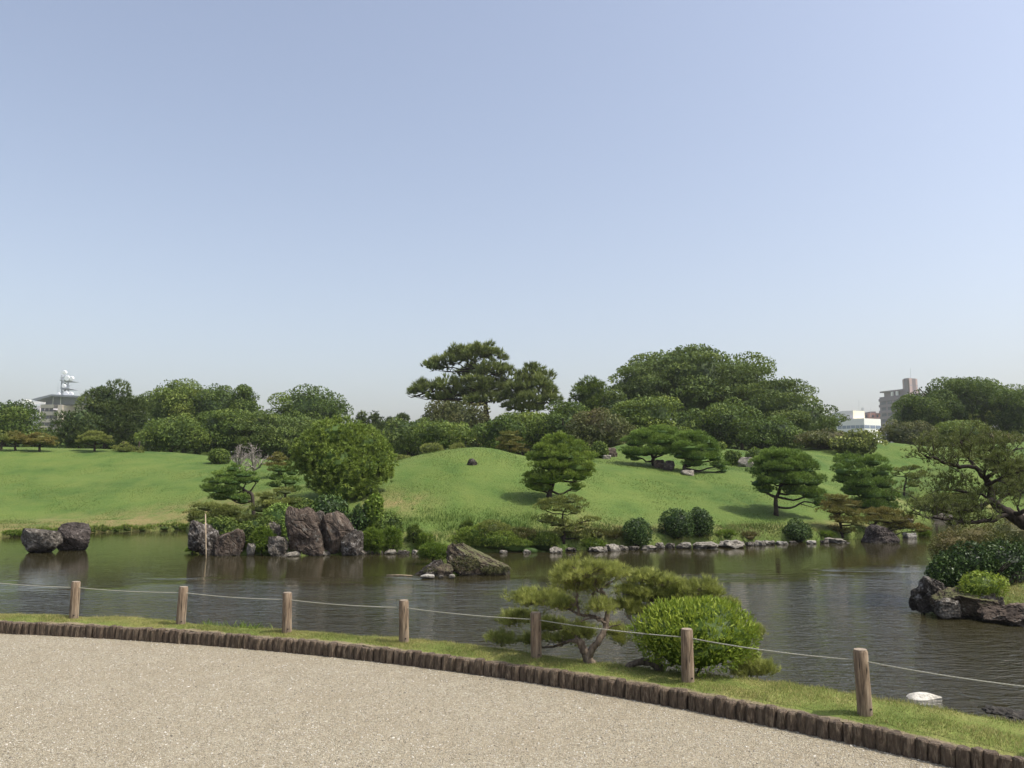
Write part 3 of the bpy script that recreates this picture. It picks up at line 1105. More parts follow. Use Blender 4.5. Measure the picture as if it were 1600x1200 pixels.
def bgtree(name, label, px, top, bot, w, Y, mat, kind='round', seed=1, leaf=.175, cr=.85, cover=1.0, group='trees beyond the lawn', cat='tree', trunk=True, tall=0):
    rng = np.random.default_rng(seed)
    s = ppm(Y)
    ct, cb = at(px, top, Y), at(px, bot, Y)
    gz = ground(cb.x, Y)
    root = Vector((cb.x, Y, gz))
    e = empty(name, root, label, cat, group)
    zb = max(gz - .2, min(cb.z, ct.z - 1))
    Hc = ct.z - zb
    c = np.array([root.x, root.y, zb + Hc * .5])
    R_ = np.array([w * s * .5, w * s * .42, Hc * .5])
    g = Geo()
    cr = min(cr, R_[0] * .45)
    a_side = math.pi * R_[0] * R_[2] * 1.9
    ncl = int(a_side / (math.pi * cr * cr * (.55 if kind in ('layered',) else .8)) * 1.6 * cover)
    U = unit(rng, ncl, -.8)
    if kind == 'cone':
        zz = rng.uniform(0, 1, ncl) ** 1.3
        an = rng.uniform(0, 6.28, ncl)
        rr = (1 - zz) ** .8 * .95 + .05
        U = np.stack([np.cos(an) * rr, np.sin(an) * rr, zz * 2 - 1], 1)
        shell = np.ones(ncl)
    else:
        shell = np.clip(rng.normal(.93, .09, ncl), .6, 1.08)
        # flatter bottom, fuller shoulders
        q = np.abs(U[:, 2])
        U[:, 2] = np.sign(U[:, 2]) * q ** .9
    keep = (U[:, 1] < .35) | (rng.uniform(0, 1, ncl) < .35)
    U, shell = U[keep], shell[keep]
    inner = R_ - cr * .55
    CC = c + U * inner * shell[:, None] * (1 + .10 * vnoise(U, 2.2, seed))[:, None]
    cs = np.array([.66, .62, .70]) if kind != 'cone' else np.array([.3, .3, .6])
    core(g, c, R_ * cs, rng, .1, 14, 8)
    # inner skin of leaves so that the gaps between the clumps stay leafy
    n = int(math.pi * R_[0] * R_[2] * 2.4 / (leaf * leaf * .55))
    V = unit(rng, n, -.9)
    V = V[(V[:, 1] < .3) | (rng.uniform(0, 1, n) < .3)]
    if kind == 'cone':
        P = c + V * R_ * [.36, .36, .7] * rng.uniform(.9, 1.1, (len(V), 1))
    else:
        P = c + V * R_ * [.78, .74, .82] * (1 + .10 * vnoise(V, 5, seed + 5))[:, None] * rng.uniform(.88, 1.06, (len(V), 1))
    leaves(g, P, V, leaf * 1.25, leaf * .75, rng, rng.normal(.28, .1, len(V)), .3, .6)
    for i, cc in enumerate(CC):
        r = cr * rng.uniform(.7, 1.25)
        fl = {'round': .75, 'layered': .38, 'cone': .6, 'spiky': .8, 'pine': .5}[kind]
        rv = np.array([r, r, r * fl]) if kind != 'layered' else np.array([r * 1.25, r * 1.25, r * .42])
        area = 2 * math.pi * r * r * (.6 + fl * .5)
        tone = .5 + rng.normal(0, .15)
        if kind in ('spiky', 'cone', 'pine'):
            L, Wd, k = leaf * 1.5, leaf * .34, 5
            n = int(area / (L * Wd * .5 * k) * 1.15)
            V = unit(rng, n, -.4)
            P = cc + V * rv * np.clip(1 - rng.exponential(.14, n), .3, 1.1)[:, None]
            outw = nrm(np.array([U[i][0], U[i][1], 0]) + 1e-6)
            D = nrm(V * .55 + outw * (.35 if kind != 'pine' else .2) + [0, 0, .55 if kind != 'cone' else .1] + rng.normal(0, .3, (n, 3)))
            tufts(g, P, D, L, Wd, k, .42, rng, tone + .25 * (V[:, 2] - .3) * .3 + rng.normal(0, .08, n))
        else:
            n = int(area / (leaf * leaf * .55 * .5) * .58)
            V = unit(rng, n, -.45)
            P = cc + V * rv * np.clip(1 - rng.exponential(.12, n), .3, 1.12)[:, None]
            leaves(g, P, nrm(V / rv), leaf, leaf * .55, rng, tone + rng.normal(0, .05, n), .3, .65)
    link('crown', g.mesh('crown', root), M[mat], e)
    mb = MB()
    lean = rng.uniform(-.4, .4)
    tr_ = max(.12, R_[0] * .045)
    fk = Vector((root.x + lean * .3, root.y, lerp(gz, c[2], .65)))
    mb.tube([(root.x, root.y, gz - .3), (root.x + lean * .2, root.y, lerp(gz, fk.z, .5)), fk], [tr_ * 1.3, tr_, tr_ * .8], 8)
    for _ in range(6):
        an = rng.uniform(0, 6.28)
        en = Vector((c[0] + math.cos(an) * R_[0] * .6, c[1] + math.sin(an) * R_[1] * .6, c[2] + R_[2] * rng.uniform(-.1, .7)))
        mb.tube([fk, lerp(fk, en, .5) + Vector((0, 0, -.1)), en], [tr_ * .6, tr_ * .4, tr_ * .15], 5)
    build('trunk', mb, M['bark'], e, root, True)
    return e


G1 = 'trees behind the left lawn'
T_ = bgtree
# left group, far to near
T_('camphor_tree', 'dark tree mass at the far left edge in front of the tiled office building', 5, 622, 702, 118, 60, 'camphor', 'round', 11, group=G1)
T_('camphor_tree', 'low dark shrubby tree at the foot of the office building between two pruned pines', 62, 668, 704, 56, 62, 'camphor', 'round', 12, group=G1)
T_('conifer_tree', 'dark pointed evergreen just right of the antenna building', 163, 597, 708, 78, 57, 'darkpine', 'spiky', 13, group=G1, cr=.8)
T_('conifer_tree', 'lower dark evergreen hiding the right side of the office building', 124, 634, 708, 78, 55, 'darkpine', 'spiky', 10, group=G1, cr=.7)
T_('conifer_tree', 'small spiky evergreen shoulder tree right beside the dark pointed evergreen', 198, 618, 708, 70, 58, 'darkpine', 'spiky', 14, group=G1)
T_('camphor_tree', 'tall rounded light green tree right of the dark pointed evergreen', 268, 590, 700, 110, 66, 'camphor_light', 'round', 15, group=G1, cr=1.0)
T_('camphor_tree', 'wide dark flat topped tree beside the tall rounded light green tree', 335, 597, 700, 118, 66, 'camphor', 'round', 16, group=G1)
T_('camphor_tree', 'small knobbly topped tree at the right end of the dark flat topped tree', 380, 604, 700, 56, 64, 'camphor', 'round', 17, group=G1, cr=.7)
T_('cherry_tree', 'yellowish green low spreading tree on the lawn crest in front of the rounded tree', 268, 648, 714, 112, 52, 'camphor_light', 'round', 18, group=G1, cr=.8)
T_('cherry_tree', 'mid green tree between the yellowish green tree and the bare tree', 352, 636, 718, 100, 54, 'camphor', 'layered', 19, group=G1)
T_('cherry_tree', 'tree with drooping layered branches behind the bare tree', 415, 640, 718, 92, 54, 'layered', 'layered', 20, group=G1)
T_('camphor_tree', 'broad rounded tree whose top shows left of the big round tuft tree', 484, 605, 710, 140, 64, 'camphor', 'round', 21, group=G1, cr=.95)
T_('cherry_tree', 'mid green tree tucked below the broad rounded tree', 462, 645, 720, 100, 56, 'layered', 'layered', 22, group=G1)
T_('cedar_tree', 'small dark pointed cedar left of the slender cedar', 566, 642, 705, 26, 66, 'darkpine', 'cone', 23, group=G1, cr=.5)
T_('cedar_tree', 'slender dark cedar standing in the gap of sky', 586, 638, 705, 30, 66, 'darkpine', 'cone', 24, group=G1, cr=.5)
T_('cedar_tree', 'tiny cedar tips at the right end of the sky gap', 625, 645, 705, 42, 72, 'darkpine', 'cone', 25, group=G1, cr=.5)
T_('cedar_tree', 'low dark conifer filling the bottom of the sky gap', 604, 655, 712, 50, 62, 'darkpine', 'spiky', 26, group=G1, cr=.6)
G2 = 'trees behind the central mound'
T_('cherry_tree', 'olive green spreading tree under the tall pine, left part', 640, 652, 715, 105, 52, 'layered', 'round', 31, group=G2, cr=.7)
T_('cherry_tree', 'greyish olive tree directly below the tall pine crown', 712, 622, 705, 120, 54, 'dusty', 'round', 32, group=G2, cr=.7)
T_('cherry_tree', 'mid green round tree in front of the greyish olive tree', 690, 655, 708, 118, 48, 'camphor_light', 'round', 33, group=G2, cr=.65)
T_('camellia_tree', 'dark glossy rounded tree behind the golden pruned shrub', 785, 650, 712, 92, 46, 'camphor', 'round', 34, group=G2, cr=.6)
T_('maple_tree', 'yellow tinged tree top right of the tall pine', 822, 638, 712, 106, 50, 'camphor_light', 'layered', 35, group=G2, cr=.7)
T_('camellia_tree', 'dark green tree between the yellow tinged tree and the reddish twiggy tree', 880, 640, 718, 100, 48, 'camphor', 'round', 36, group=G2, cr=.65)
T_('oak_tree', 'reddish brown twiggy tree behind the mound saddle', 940, 634, 722, 110, 46, 'dusty', 'round', 37, group=G2, cr=.6)
T_('oak_tree', 'upright leafy tree with a thin spire top left of the great rounded tree', 922, 590, 660, 58, 56, 'camphor', 'spiky', 38, group=G2, cr=.6)
T_('oak_tree', 'medium light green tree at the lower left of the great rounded tree', 1012, 612, 700, 118, 50, 'camphor_light', 'layered', 39, group=G2, cr=.75)
T_('oak_tree', 'mid green tree filling the dip between the second skyline pine and the spire topped tree', 884, 622, 700, 70, 53, 'camphor', 'round', 61, group=G2, cr=.6)
T_('oak_tree', 'dark green tree just left of the foot of the great rounded tree', 958, 606, 690, 56, 55, 'layered', 'round', 62, group=G2, cr=.6)
G3 = 'trees of the great wooded knoll'
T_('zelkova_tree', 'great rounded spreading tree, highest crown in the scene', 1082, 533, 680, 236, 64, 'layered', 'layered', 41, group=G3, cr=1.15, leaf=.26)
T_('zelkova_tree', 'left shoulder tree of the great rounded tree with open sky lit edge', 1005, 556, 680, 96, 62, 'layered', 'layered', 42, group=G3, cr=.9)
T_('zelkova_tree', 'upper right shoulder tree stepping down from the great rounded tree', 1158, 563, 690, 122, 62, 'layered', 'layered', 43, group=G3, cr=1.0)
T_('zelkova_tree', 'middle tree of the right hand slope of the knoll', 1214, 582, 700, 118, 58, 'layered', 'layered', 44, group=G3, cr=.95)
T_('zelkova_tree', 'lowest right tree ending the slope of the knoll beside the white building', 1260, 622, 712, 108, 56, 'layered', 'layered', 45, group=G3, cr=.85)
T_('oak_tree', 'dark leafy tree in the lower middle of the knoll with visible trunk', 1130, 625, 706, 110, 52, 'camphor', 'round', 46, group=G3, cr=.75)
T_('oak_tree', 'dark shaded tree low on the right of the knoll', 1205, 650, 712, 110, 50, 'camphor', 'round', 47, group=G3, cr=.7)
T_('oak_tree', 'small leafy understory tree left of the dark gap under the knoll', 1070, 645, 700, 60, 52, 'camphor', 'round', 48, group=G3, cr=.6)
G4 = 'trees behind the right mounds'
T_('pruned_pine', 'low grey green tree below the white building, left one', 1292, 668, 716, 96, 48, 'dusty', 'layered', 51, group=G4, cr=.6)
T_('pruned_pine', 'low grey green tree in front of the white building, right one', 1342, 668, 718, 72, 46, 'pine_olive', 'layered', 52, group=G4, cr=.6)
T_('camphor_tree', 'huge dark domed tree right of the tall apartment block', 1500, 585, 695, 188, 68, 'camphor', 'round', 53, group=G4, cr=1.1)
T_('camphor_tree', 'left flank tree of the huge domed tree overlapping the apartment block', 1440, 612, 695, 88, 66, 'camphor', 'round', 54, group=G4, cr=.95)
T_('camphor_tree', 'dark round tree at the far right edge beside the huge domed tree', 1592, 602, 700, 92, 64, 'camphor', 'round', 55, group=G4, cr=.95)
T_('cherry_tree', 'grey green low tree above the first right mound', 1420, 658, 702, 104, 56, 'dusty', 'round', 56, group=G4, cr=.6)
T_('cherry_tree', 'low light olive tree behind the upper boughs of the leaning pine', 1498, 655, 704, 110, 58, 'camphor_light', 'layered', 57, group=G4, cr=.7)
T_('maple_tree', 'rusty tinged low tree at the foot of the huge domed tree', 1560, 672, 700, 90, 56, 'azalea', 'layered', 58, group=G4, cr=.6)
T_('camphor_tree', 'dark tree beyond the right frame edge', 1690, 620, 705, 140, 62, 'camphor', 'round', 59, group=G4, cr=1.0)
T_('camphor_tree', 'dark tree beyond the left frame edge', -110, 625, 705, 140, 62, 'camphor', 'round', 60, group=G1, cr=1.0)
# dark understory hedge behind everything, reads as one mass
g = Geo()
rng = np.random.default_rng(90)
n = 34000
X_ = rng.uniform(-60, 60, n)
Yb = 72 + rng.uniform(-1.5, 1.5, n) + vnoise(X_[:, None] * np.array([[1, 0]]), .2, 2) * 2
hz = 1.2 + rng.uniform(0, 1, n) ** .8 * (3.7 + .8 * vnoise(X_[:, None] * np.array([[1, 0]]), .5, 4))
gap = np.abs(X_ - (1335 - 800) / F * 72) < 3.2
hz = np.where(gap, np.minimum(hz, 3.4), hz)
P = np.stack([X_, Yb, hz], 1)
leaves(g, P, np.tile([[0, -.6, .7]], (n, 1)), .75, .45, rng, rng.normal(.4, .1, n), .3, .7)
tag(link('far_understory', g.mesh('far_understory'), M['camphor']), 'dark understory foliage closing the gaps behind the trees', kind='stuff')
# ------------------------------------------------------------------ tall pines on the skyline
def pine_pads(spec, rng, per=2):
    return spec


pine('tall_pine', 'tallest open branched pine with wind swept crown, left of the pair on the skyline', 'pine tree', 58, (762, 700),
     [(762, 660, 0), (758, 630, 0), (752, 600, 0), (748, 575, 0)],
     [(668, 611, 0, 27, 13), (648, 617, 1, 16, 8), (700, 604, -1, 24, 12), (690, 574, 0, 24, 13), (672, 572, .5, 10, 8), (708, 566, 0, 18, 11), (716, 553, 0, 20, 11), (740, 560, 0, 26, 14), (757, 551, -1, 22, 12),
      (772, 560, 0, 18, 14), (735, 585, 1.5, 26, 12), (770, 580, -1, 26, 16), (786, 590, 0, 16, 14), (748, 606, -1, 30, 13), (775, 608, 0, 24, 14), (725, 618, 0, 30, 10), (755, 625, -1, 30, 10), (690, 622, 0, 24, 9)],
     'tallpine', 'bark', dens=26, L=.42, Wd=.075, k=12, tr=.24, tip=.3, seed=101, twig=6, corek=.18, up=.8, cover=.62, lump=.3, spread=.30, brr=.4, group='pines on the skyline', depth=.9)
pine('tall_pine', 'second skyline pine, lower and rounder, right of the tallest pine', 'pine tree', 57, (820, 700),
     [(818, 665, 0), (816, 640, 0), (826, 610, 0), (835, 590, 0)],
     [(838, 583, 0, 14, 11), (822, 590, 0, 18, 11), (848, 596, 0, 18, 14), (812, 604, -.5, 20, 14), (832, 606, -1, 22, 14), (858, 612, 0, 17, 14), (806, 622, 0, 24, 12), (835, 626, -1, 28, 13), (862, 628, 0, 16, 12), (800, 636, 0, 18, 8), (825, 640, -.5, 26, 8)],
     'tallpine', 'bark', dens=26, L=.42, Wd=.075, k=12, tr=.2, tip=.3, seed=102, twig=4, corek=.22, up=.8, cover=.7, lump=.3, spread=.30, brr=.4, group='pines on the skyline', depth=.9)

# ------------------------------------------------------------------ pruned pines and shrubs on the lawns
GP = 'pruned garden pines'
pine('pruned_pine', 'umbrella shaped bright green pine leaning on the middle of the lawn with dark slanting trunk', 'pine tree', 24.15, (857, 781),
     [(859, 770, 0), (865, 752, 0), (870, 735, 0), (873, 715, 0), (872, 698, 0)],
     [(875, 690, 0, 24, 11), (862, 700, -.15, 26, 10), (893, 701, .1, 26, 11), (848, 716, 0, 27, 10), (878, 712, -.3, 28, 11), (910, 716, .1, 22, 11), (862, 728, -.35, 28, 10), (898, 730, -.2, 30, 11), (921, 726, 0, 10, 7), (840, 744, 0, 20, 10),
      (855, 750, -.3, 26, 9), (832, 757, 0, 18, 9), (878, 744, -.3, 28, 9), (905, 745, 0, 20, 9), (846, 764, -.1, 18, 6), (900, 762, 0, 13, 7), (918, 738, .2, 12, 7)],
     'pine_bright', dens=520, L=.085, Wd=.013, tr=.085, seed=1, group=GP)
pine('pruned_pine', 'round headed pine with short curved dark trunk casting a wide shadow on the right lawn', 'pine tree', 25.2, (1214, 806),
     [(1213, 795, 0), (1212, 782, 0), (1217, 768, 0), (1222, 750, 0), (1222, 725, 0)],
     [(1218, 711, 0, 30, 10), (1200, 720, -.1, 24, 10), (1240, 718, 0, 26, 10), (1192, 737, 0, 22, 11), (1222, 730, -.4, 28, 11), (1254, 732, 0, 24, 12), (1186, 754, 0, 18, 10), (1208, 750, -.4, 24, 10), (1240, 750, -.4, 28, 11), (1268, 752, 0, 20, 13),
      (1196, 766, -.1, 16, 7), (1242, 768, -.2, 24, 8), (1266, 772, 0, 20, 10), (1278, 785, .1, 11, 9), (1232, 742, .5, 30, 18)],
     'pine', dens=520, L=.085, Wd=.013, tr=.085, seed=2, group=GP)
pine('pruned_pine', 'left half of the twin spreading pines on the upper lawn above dark stones', 'pine tree', 32.5, (1022, 728),
     [(1020, 716, 0), (1018, 704, 0), (1022, 690, 0)],
     [(1028, 675, 0, 24, 9), (1010, 680, 0, 24, 9), (992, 692, 0, 22, 9), (1036, 690, -.3, 24, 9), (980, 706, 0, 12, 8), (1000, 706, -.3, 24, 9), (1030, 705, -.3, 26, 9), (1050, 684, .3, 18, 10), (992, 716, -.1, 12, 6), (1046, 703, 0, 18, 9)],
     'pine', dens=420, L=.095, Wd=.016, tr=.09, seed=3, group=GP)
pine('pruned_pine', 'right half of the twin spreading pines with a long bough trailing down to the right', 'pine tree', 31.5, (1068, 736),
     [(1070, 728, 0), (1076, 716, 0), (1080, 700, 0), (1082, 688, 0)],
     [(1082, 681, 0, 22, 8), (1064, 690, 0, 18, 9), (1100, 690, 0, 22, 8), (1078, 700, -.3, 26, 9), (1106, 702, 0, 22, 8), (1066, 712, 0, 20, 8), (1092, 714, -.3, 26, 8), (1116, 715, 0, 16, 8), (1124, 727, 0, 14, 7), (1130, 735, 0, 9, 5), (1084, 725, -.1, 18, 6)],
     'pine', dens=420, L=.095, Wd=.016, tr=.09, seed=4, group=GP)
pine('pruned_pine', 'bushy double headed pine between the round headed pine and the flat topped bonsai', 'pine tree', 31, (1350, 792),
     [(1350, 770, 0), (1352, 750, 0), (1355, 730, 0)],
     [(1326, 720, 0, 22, 9), (1362, 722, 0, 22, 10), (1316, 735, -.2, 16, 11), (1342, 736, -.3, 24, 11), (1374, 738, 0, 20, 11), (1320, 750, 0, 18, 8), (1348, 754, -.4, 26, 12), (1380, 756, 0, 20, 12), (1334, 768, -.2, 22, 9), (1362, 772, -.4, 26, 12), (1388, 776, 0, 16, 12),
      (1352, 788, -.2, 28, 10), (1384, 792, 0, 20, 9)],
     'pine', dens=420, L=.09, Wd=.015, tr=.09, seed=5, group=GP)
pine('bonsai_pine', 'flat topped dark bonsai pine with open crooked branches on the right bank', 'pine tree', 31, (1413, 775),
     [(1413, 762, 0), (1416, 750, 0), (1415, 740, 0)],
     [(1405, 735, 0, 12, 4), (1425, 732, 0, 14, 4), (1442, 739, 0, 10, 4), (1398, 742, .1, 8, 3), (1430, 745, -.2, 16, 5), (1428, 757, -.2, 16, 8)],
     'pine_olive', dens=380, L=.07, Wd=.014, tr=.06, seed=6, twig=6, corek=.5, group=GP)
pine('pruned_pine', 'small grey green cloud pine with forked trunk standing on the stone shore', 'pine tree', 20.9, (880, 846),
     [(881, 838, 0), (882, 826, 0), (879, 815, 0), (880, 800, 0)],
     [(868, 785, 0, 24, 8), (890, 782, 0, 24, 8), (850, 793, 0, 16, 7), (905, 791, 0, 13, 8), (872, 795, -.2, 24, 7), (897, 800, 0, 16, 7), (850, 813, 0, 18, 8), (870, 818, -.1, 24, 8), (908, 822, 0, 18, 7), (922, 812, 0, 16, 4), (890, 828, 0, 22, 8), (872, 836, .1, 20, 8), (905, 838, .1, 20, 7)],
     'pine_olive', dens=620, L=.055, Wd=.010, tr=.05, seed=7, twig=6, corek=.45, cover=.8, group=GP)
pine('pruned_pine', 'dark layered pine reaching left over the lawn edge on a slanting bough', 'pine tree', 23, (399, 780),
     [(394, 775, 0), (385, 768, 0), (372, 758, 0), (362, 745, 0)],
     [(365, 732, 0, 14, 7), (350, 742, 0, 18, 6), (380, 742, 0, 20, 6), (338, 752, 0, 18, 6), (362, 753, -.2, 22, 6), (328, 764, 0, 18, 7), (350, 766, -.2, 24, 8), (384, 752, 0, 18, 5), (400, 750, 0, 8, 4), (368, 776, -.1, 22, 8), (345, 778, 0, 18, 6), (380, 782, 0, 14, 7)],
     'pine', dens=520, L=.07, Wd=.012, tr=.06, seed=8, group=GP)
pine('pruned_pine', 'low flat umbrella pine held up by a thin pole over the left rocks', 'pine tree', 20.8, (352, 836),
     [(345, 822, 0), (336, 812, 0), (330, 802, 0)],
     [(322, 793, 0, 22, 8), (340, 796, 0, 24, 8), (302, 803, 0, 16, 6), (320, 806, -.2, 24, 7), (352, 806, 0, 20, 8), (365, 800, 0, 20, 9), (375, 812, 0, 18, 9), (355, 818, -.1, 20, 8), (298, 812, 0, 10, 4), (384, 822, 0, 12, 7)],
     'pine_olive', dens=560, L=.055, Wd=.010, tr=.05, seed=9, twig=5, corek=.6, group=GP)
pine('pruned_pine', 'layered pine spilling down beside the tall brown boulders', 'pine tree', 21.2, (432, 828),
     [(432, 812, 0), (434, 795, 0), (438, 780, 0)],
     [(420, 776, 0, 20, 6), (444, 768, .2, 18, 6), (430, 786, -.1, 26, 6), (455, 784, 0, 14, 6), (410, 795, 0, 20, 8), (438, 800, -.2, 24, 6), (398, 812, 0, 14, 8), (418, 812, -.2, 22, 8), (412, 828, -.1, 22, 8), (400, 842, 0, 16, 8), (425, 838, 0, 14, 6), (448, 808, 0, 12, 5)],
     'pine_olive', dens=520, L=.06, Wd=.011, tr=.05, seed=10, group=GP)
pine('pruned_pine', 'soft green pine on the slope just left of the big round tuft tree', 'pine tree', 25.5, (446, 778),
     [(446, 765, 0), (446, 752, 0)],
     [(438, 734, 0, 16, 6), (456, 738, 0, 12, 7), (430, 746, 0, 16, 6), (452, 752, -.2, 18, 8), (428, 758, 0, 12, 5), (456, 765, 0, 14, 6)],
     'pine', dens=420, L=.06, Wd=.012, tr=.05, seed=11, group=GP)
pine('golden_pine', 'small rust coloured cone shaped pine behind the bare tree', 'pine tree', 34, (435, 746),
     [(435, 738, 0), (435, 725, 0), (435, 714, 0)],
     [(435, 712, 0, 9, 4), (435, 719, 0, 14, 4), (432, 727, 0, 19, 4), (436, 735, 0, 16, 3)],
     'pine_rust', dens=260, L=.09, Wd=.018, tr=.05, seed=12, group=GP)
pine('golden_pine', 'golden brown cloud pruned pine behind the central mound', 'pine tree', 37, (796, 712),
     [(796, 704, 0), (796, 695, 0), (796, 686, 0)],
     [(795, 679, 0, 13, 4.5), (785, 687, 0, 10, 4), (804, 687, 0, 12, 4), (795, 694, -.2, 14, 4), (812, 698, 0, 11, 4), (784, 700, 0, 9, 3.5), (803, 704, 0, 14, 4), (819, 705, 0, 7, 3)],
     'pine_rust', dens=240, L=.09, Wd=.02, tr=.05, seed=13, group=GP)
for i, (px, top, w, lab, m_) in enumerate([(24, 675, 38, 'olive mushroom shaped pine on the left lawn crest, second from the left edge', 'pine_rust'), (2, 674, 26, 'small pruned pine cut by the left frame edge on the lawn crest', 'pine_olive'),
                                       (62, 678, 52, 'golden topped wide pruned pine below the office building', 'pine_rust'), (148, 675, 52, 'isolated mushroom shaped pine on the lawn crest in front of the pointed evergreen', 'pine_olive'),
                                       (193, 692, 34, 'low grey green pruned pine sloping away right of the isolated mushroom shaped pine', 'pine_olive'), (217, 697, 22, 'smallest pruned pine at the right end of the crest row', 'pine_olive')]):
    hw = w / 2
    pine('pruned_pine', lab, 'pine tree', 47, (px, 704 + i * .4), [(px, 698, 0), (px + 1, 690, 0), (px, top + 8, 0)],
         [(px, top + 4, 0, hw * .55, 4), (px - hw * .5, top + 9, 0, hw * .5, 3.6), (px + hw * .5, top + 9, 0, hw * .5, 3.6), (px, top + 12, -.4, hw * .6, 3.6), (px - hw * .72, top + 16, 0, hw * .38, 3.2), (px + hw * .72, top + 16, 0, hw * .38, 3.2)],
         m_, dens=150, L=.12, Wd=.028, tr=.07, seed=140 + i, group='pruned pines on the left lawn crest', corek=.7, twig=2)
for i, (px, py, w, Y, lab) in enumerate([(675, 694, 34, 42, 'small dark pruned pine peeping over the left shoulder of the central mound'), (716, 694, 22, 42, 'tiny flat pine on the skyline of the central mound'),
                                     (626, 712, 30, 40, 'low round shrub at the left foot of the central mound skyline')]):
    bush('clipped_shrub', lab, 'shrub', px, py, py + 14, w, Y, 'pine_olive', (.12, .03), 500, 160 + i, 'shrubs behind the central mound', 'needle', 5)

# big round tuft tree left of centre
rng = np.random.default_rng(21)
YB = 24.2
rt = at(538, 800, YB)
rt.z = ground(rt.x, rt.y)
e = empty('round_tree', rt, 'big rounded yellow green tree of dense leaf tufts above the tall brown boulders', 'tree')
g = Geo()
lobes = [(528, 684, 0, 42, 28), (498, 704, -.1, 36, 28), (560, 694, .1, 38, 28), (592, 722, .1, 22, 30), (524, 722, -.45, 40, 30), (480, 724, 0, 26, 22), (570, 730, -.25, 32, 28), (534, 768, -.4, 34, 22), (560, 758, -.2, 28, 22), (505, 752, -.3, 24, 20), (545, 745, -.5, 30, 24), (600, 742, .1, 12, 14)]
for (px, py, dy, rx, rz) in lobes:
    c = np.array(at(px, py, YB + dy))
    s = ppm(YB)
    r = np.array([rx * s, rx * s * .95, rz * s])
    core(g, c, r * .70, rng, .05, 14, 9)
    area = 4 * math.pi * (r[0] * r[2])
    n = int(area * 80)
    U = unit(rng, n, -.7)
    P = c + U * r * rng.uniform(.86, 1.08, (n, 1)) * (1 + .13 * vnoise(U, 3, int(px)) + .05 * vnoise(U, 8, 4))[:, None]
    # every tuft is a small rosette of long leaves
    Nn = nrm(U / r * [1, 1, 1] + [0, 0, .5])
    t = .5 + rng.normal(0, .12, n)
    tufts(g, P, Nn, .125, .032, 12, .62, rng, t)
    tufts(g, P, Nn, .10, .026, 5, .25, rng, t + .3)
link('crown', g.mesh('crown', rt), M['round_tree'], e)
mb = MB()
mb.tube([(rt.x, rt.y, rt.z - .2), at(536, 785, YB), at(530, 755, YB), at(530, 720, YB)], [.13, .10, .08, .04], 8)
for en in ((500, 725), (565, 720), (575, 745), (495, 750)):
    mb.tube([at(535, 780, YB), at((535 + en[0]) / 2, 760, YB), at(*en, YB)], [.06, .05, .02], 6)
build('trunk', mb, M['bark'], e, rt, True)

# bare tree (two leafless trees)
def bare(label, base, Y, ends, seed):
    rng = np.random.default_rng(seed)
    b = at(base[0], base[1], Y)
    gz = min(ground(b.x, b.y), b.z)
    root = Vector((b.x, b.y, gz))
    e = empty('bare_tree', root, label, 'tree')
    mb = MB()
    mb.tube([(root.x, root.y, gz - .1), b, at(base[0] - 1, base[1] - 6, Y)], [.075, .06, .05], 7)
    st = np.array(at(base[0] - 1, base[1] - 6, Y))
    build('trunk', mb, M['bark_pale'], e, root, True)

    def grow(p, d, L, r, lev, mb):
        n = 4
        pts = [p]
        for i in range(n):
            d = nrm(d + rng.normal(0, .22, 3) + np.array([0, 0, .05]))
            pts.append(pts[-1] + d * L / n)
        mb.tube(pts, [lerp(r, r * .6, i / n) for i in range(n + 1)], 5, False)
        if lev == 0: return
        for _ in range(3):
            k = int(rng.integers(2, n + 1))
            grow(pts[k], nrm(d + rng.normal(0, .55, 3)), L * rng.uniform(.5, .72), r * .6, lev - 1, mb)
    for en in ends:
        t = np.array(at(en[0], en[1], Y + rng.uniform(-.4, .4)))
        mb = MB()
        v = t - st
        grow(st, nrm(v), np.linalg.norm(v) * .62, .05, 3, mb)
        build('branch', mb, M['bark_pale'], e, root, True)
    return e


bare('grey leafless shrubby tree with dense twigs, left of the pair behind the dark layered pine', (375, 735), 38, [(348, 716), (356, 702), (368, 698), (380, 703), (388, 712)], 31)
bare('pale leafless tree with sinuous silvery limbs, right of the pair', (397, 741), 37, [(392, 700), (402, 698), (414, 704), (424, 712), (406, 712)], 32)
bush('clipped_shrub', 'small dark round shrub left of the bare trees on the lawn edge', 'shrub', 344, 702, 724, 34, 42.5, 'camphor', (.12, .07), 1800, 33)

# round dark bushes on the far bank
GB = 'dark round bushes on the far bank'
bush('camellia_bush', 'single dark glossy round bush on the bank left of the twin bushes', 'bush', 996, 808, 852, 44, 21.6, 'camellia', (.055, .028), 3600, 51, GB)
bush('camellia_bush', 'larger left one of the twin dark round bushes above the shore stones', 'bush', 1057, 794, 842, 50, 22.3, 'camellia', (.055, .028), 4200, 52, GB)
bush('camellia_bush', 'smaller right one of the twin dark round bushes', 'bush', 1094, 793, 838, 40, 22.8, 'camellia', (.055, .028), 3600, 53, GB)
bush('camellia_bush', 'dark bush in the shadow below the round headed pine', 'bush', 1247, 812, 848, 42, 23.4, 'camellia', (.055, .028), 3400, 54, GB)
bush('clipped_shrub', 'small dark clipped ball on the upper lawn left of the pale boulder', 'shrub', 1145, 703, 726, 27, 36, 'camphor', (.09, .05), 1400, 55)
bush('clipped_shrub', 'dark clipped shrub on the upper lawn right of the pale boulder', 'shrub', 1182, 700, 726, 34, 37, 'camphor', (.09, .05), 1600, 56)
bush('clipped_shrub', 'small light shrub on the lawn crest below the wooded knoll', 'shrub', 1127, 690, 702, 18, 41, 'camphor_light', (.09, .05), 600, 57)
bush('clipped_shrub', 'dark shrub in the shade left of the twin pines beside the stone', 'shrub', 937, 690, 716, 28, 36, 'camphor', (.10, .05), 1200, 58)
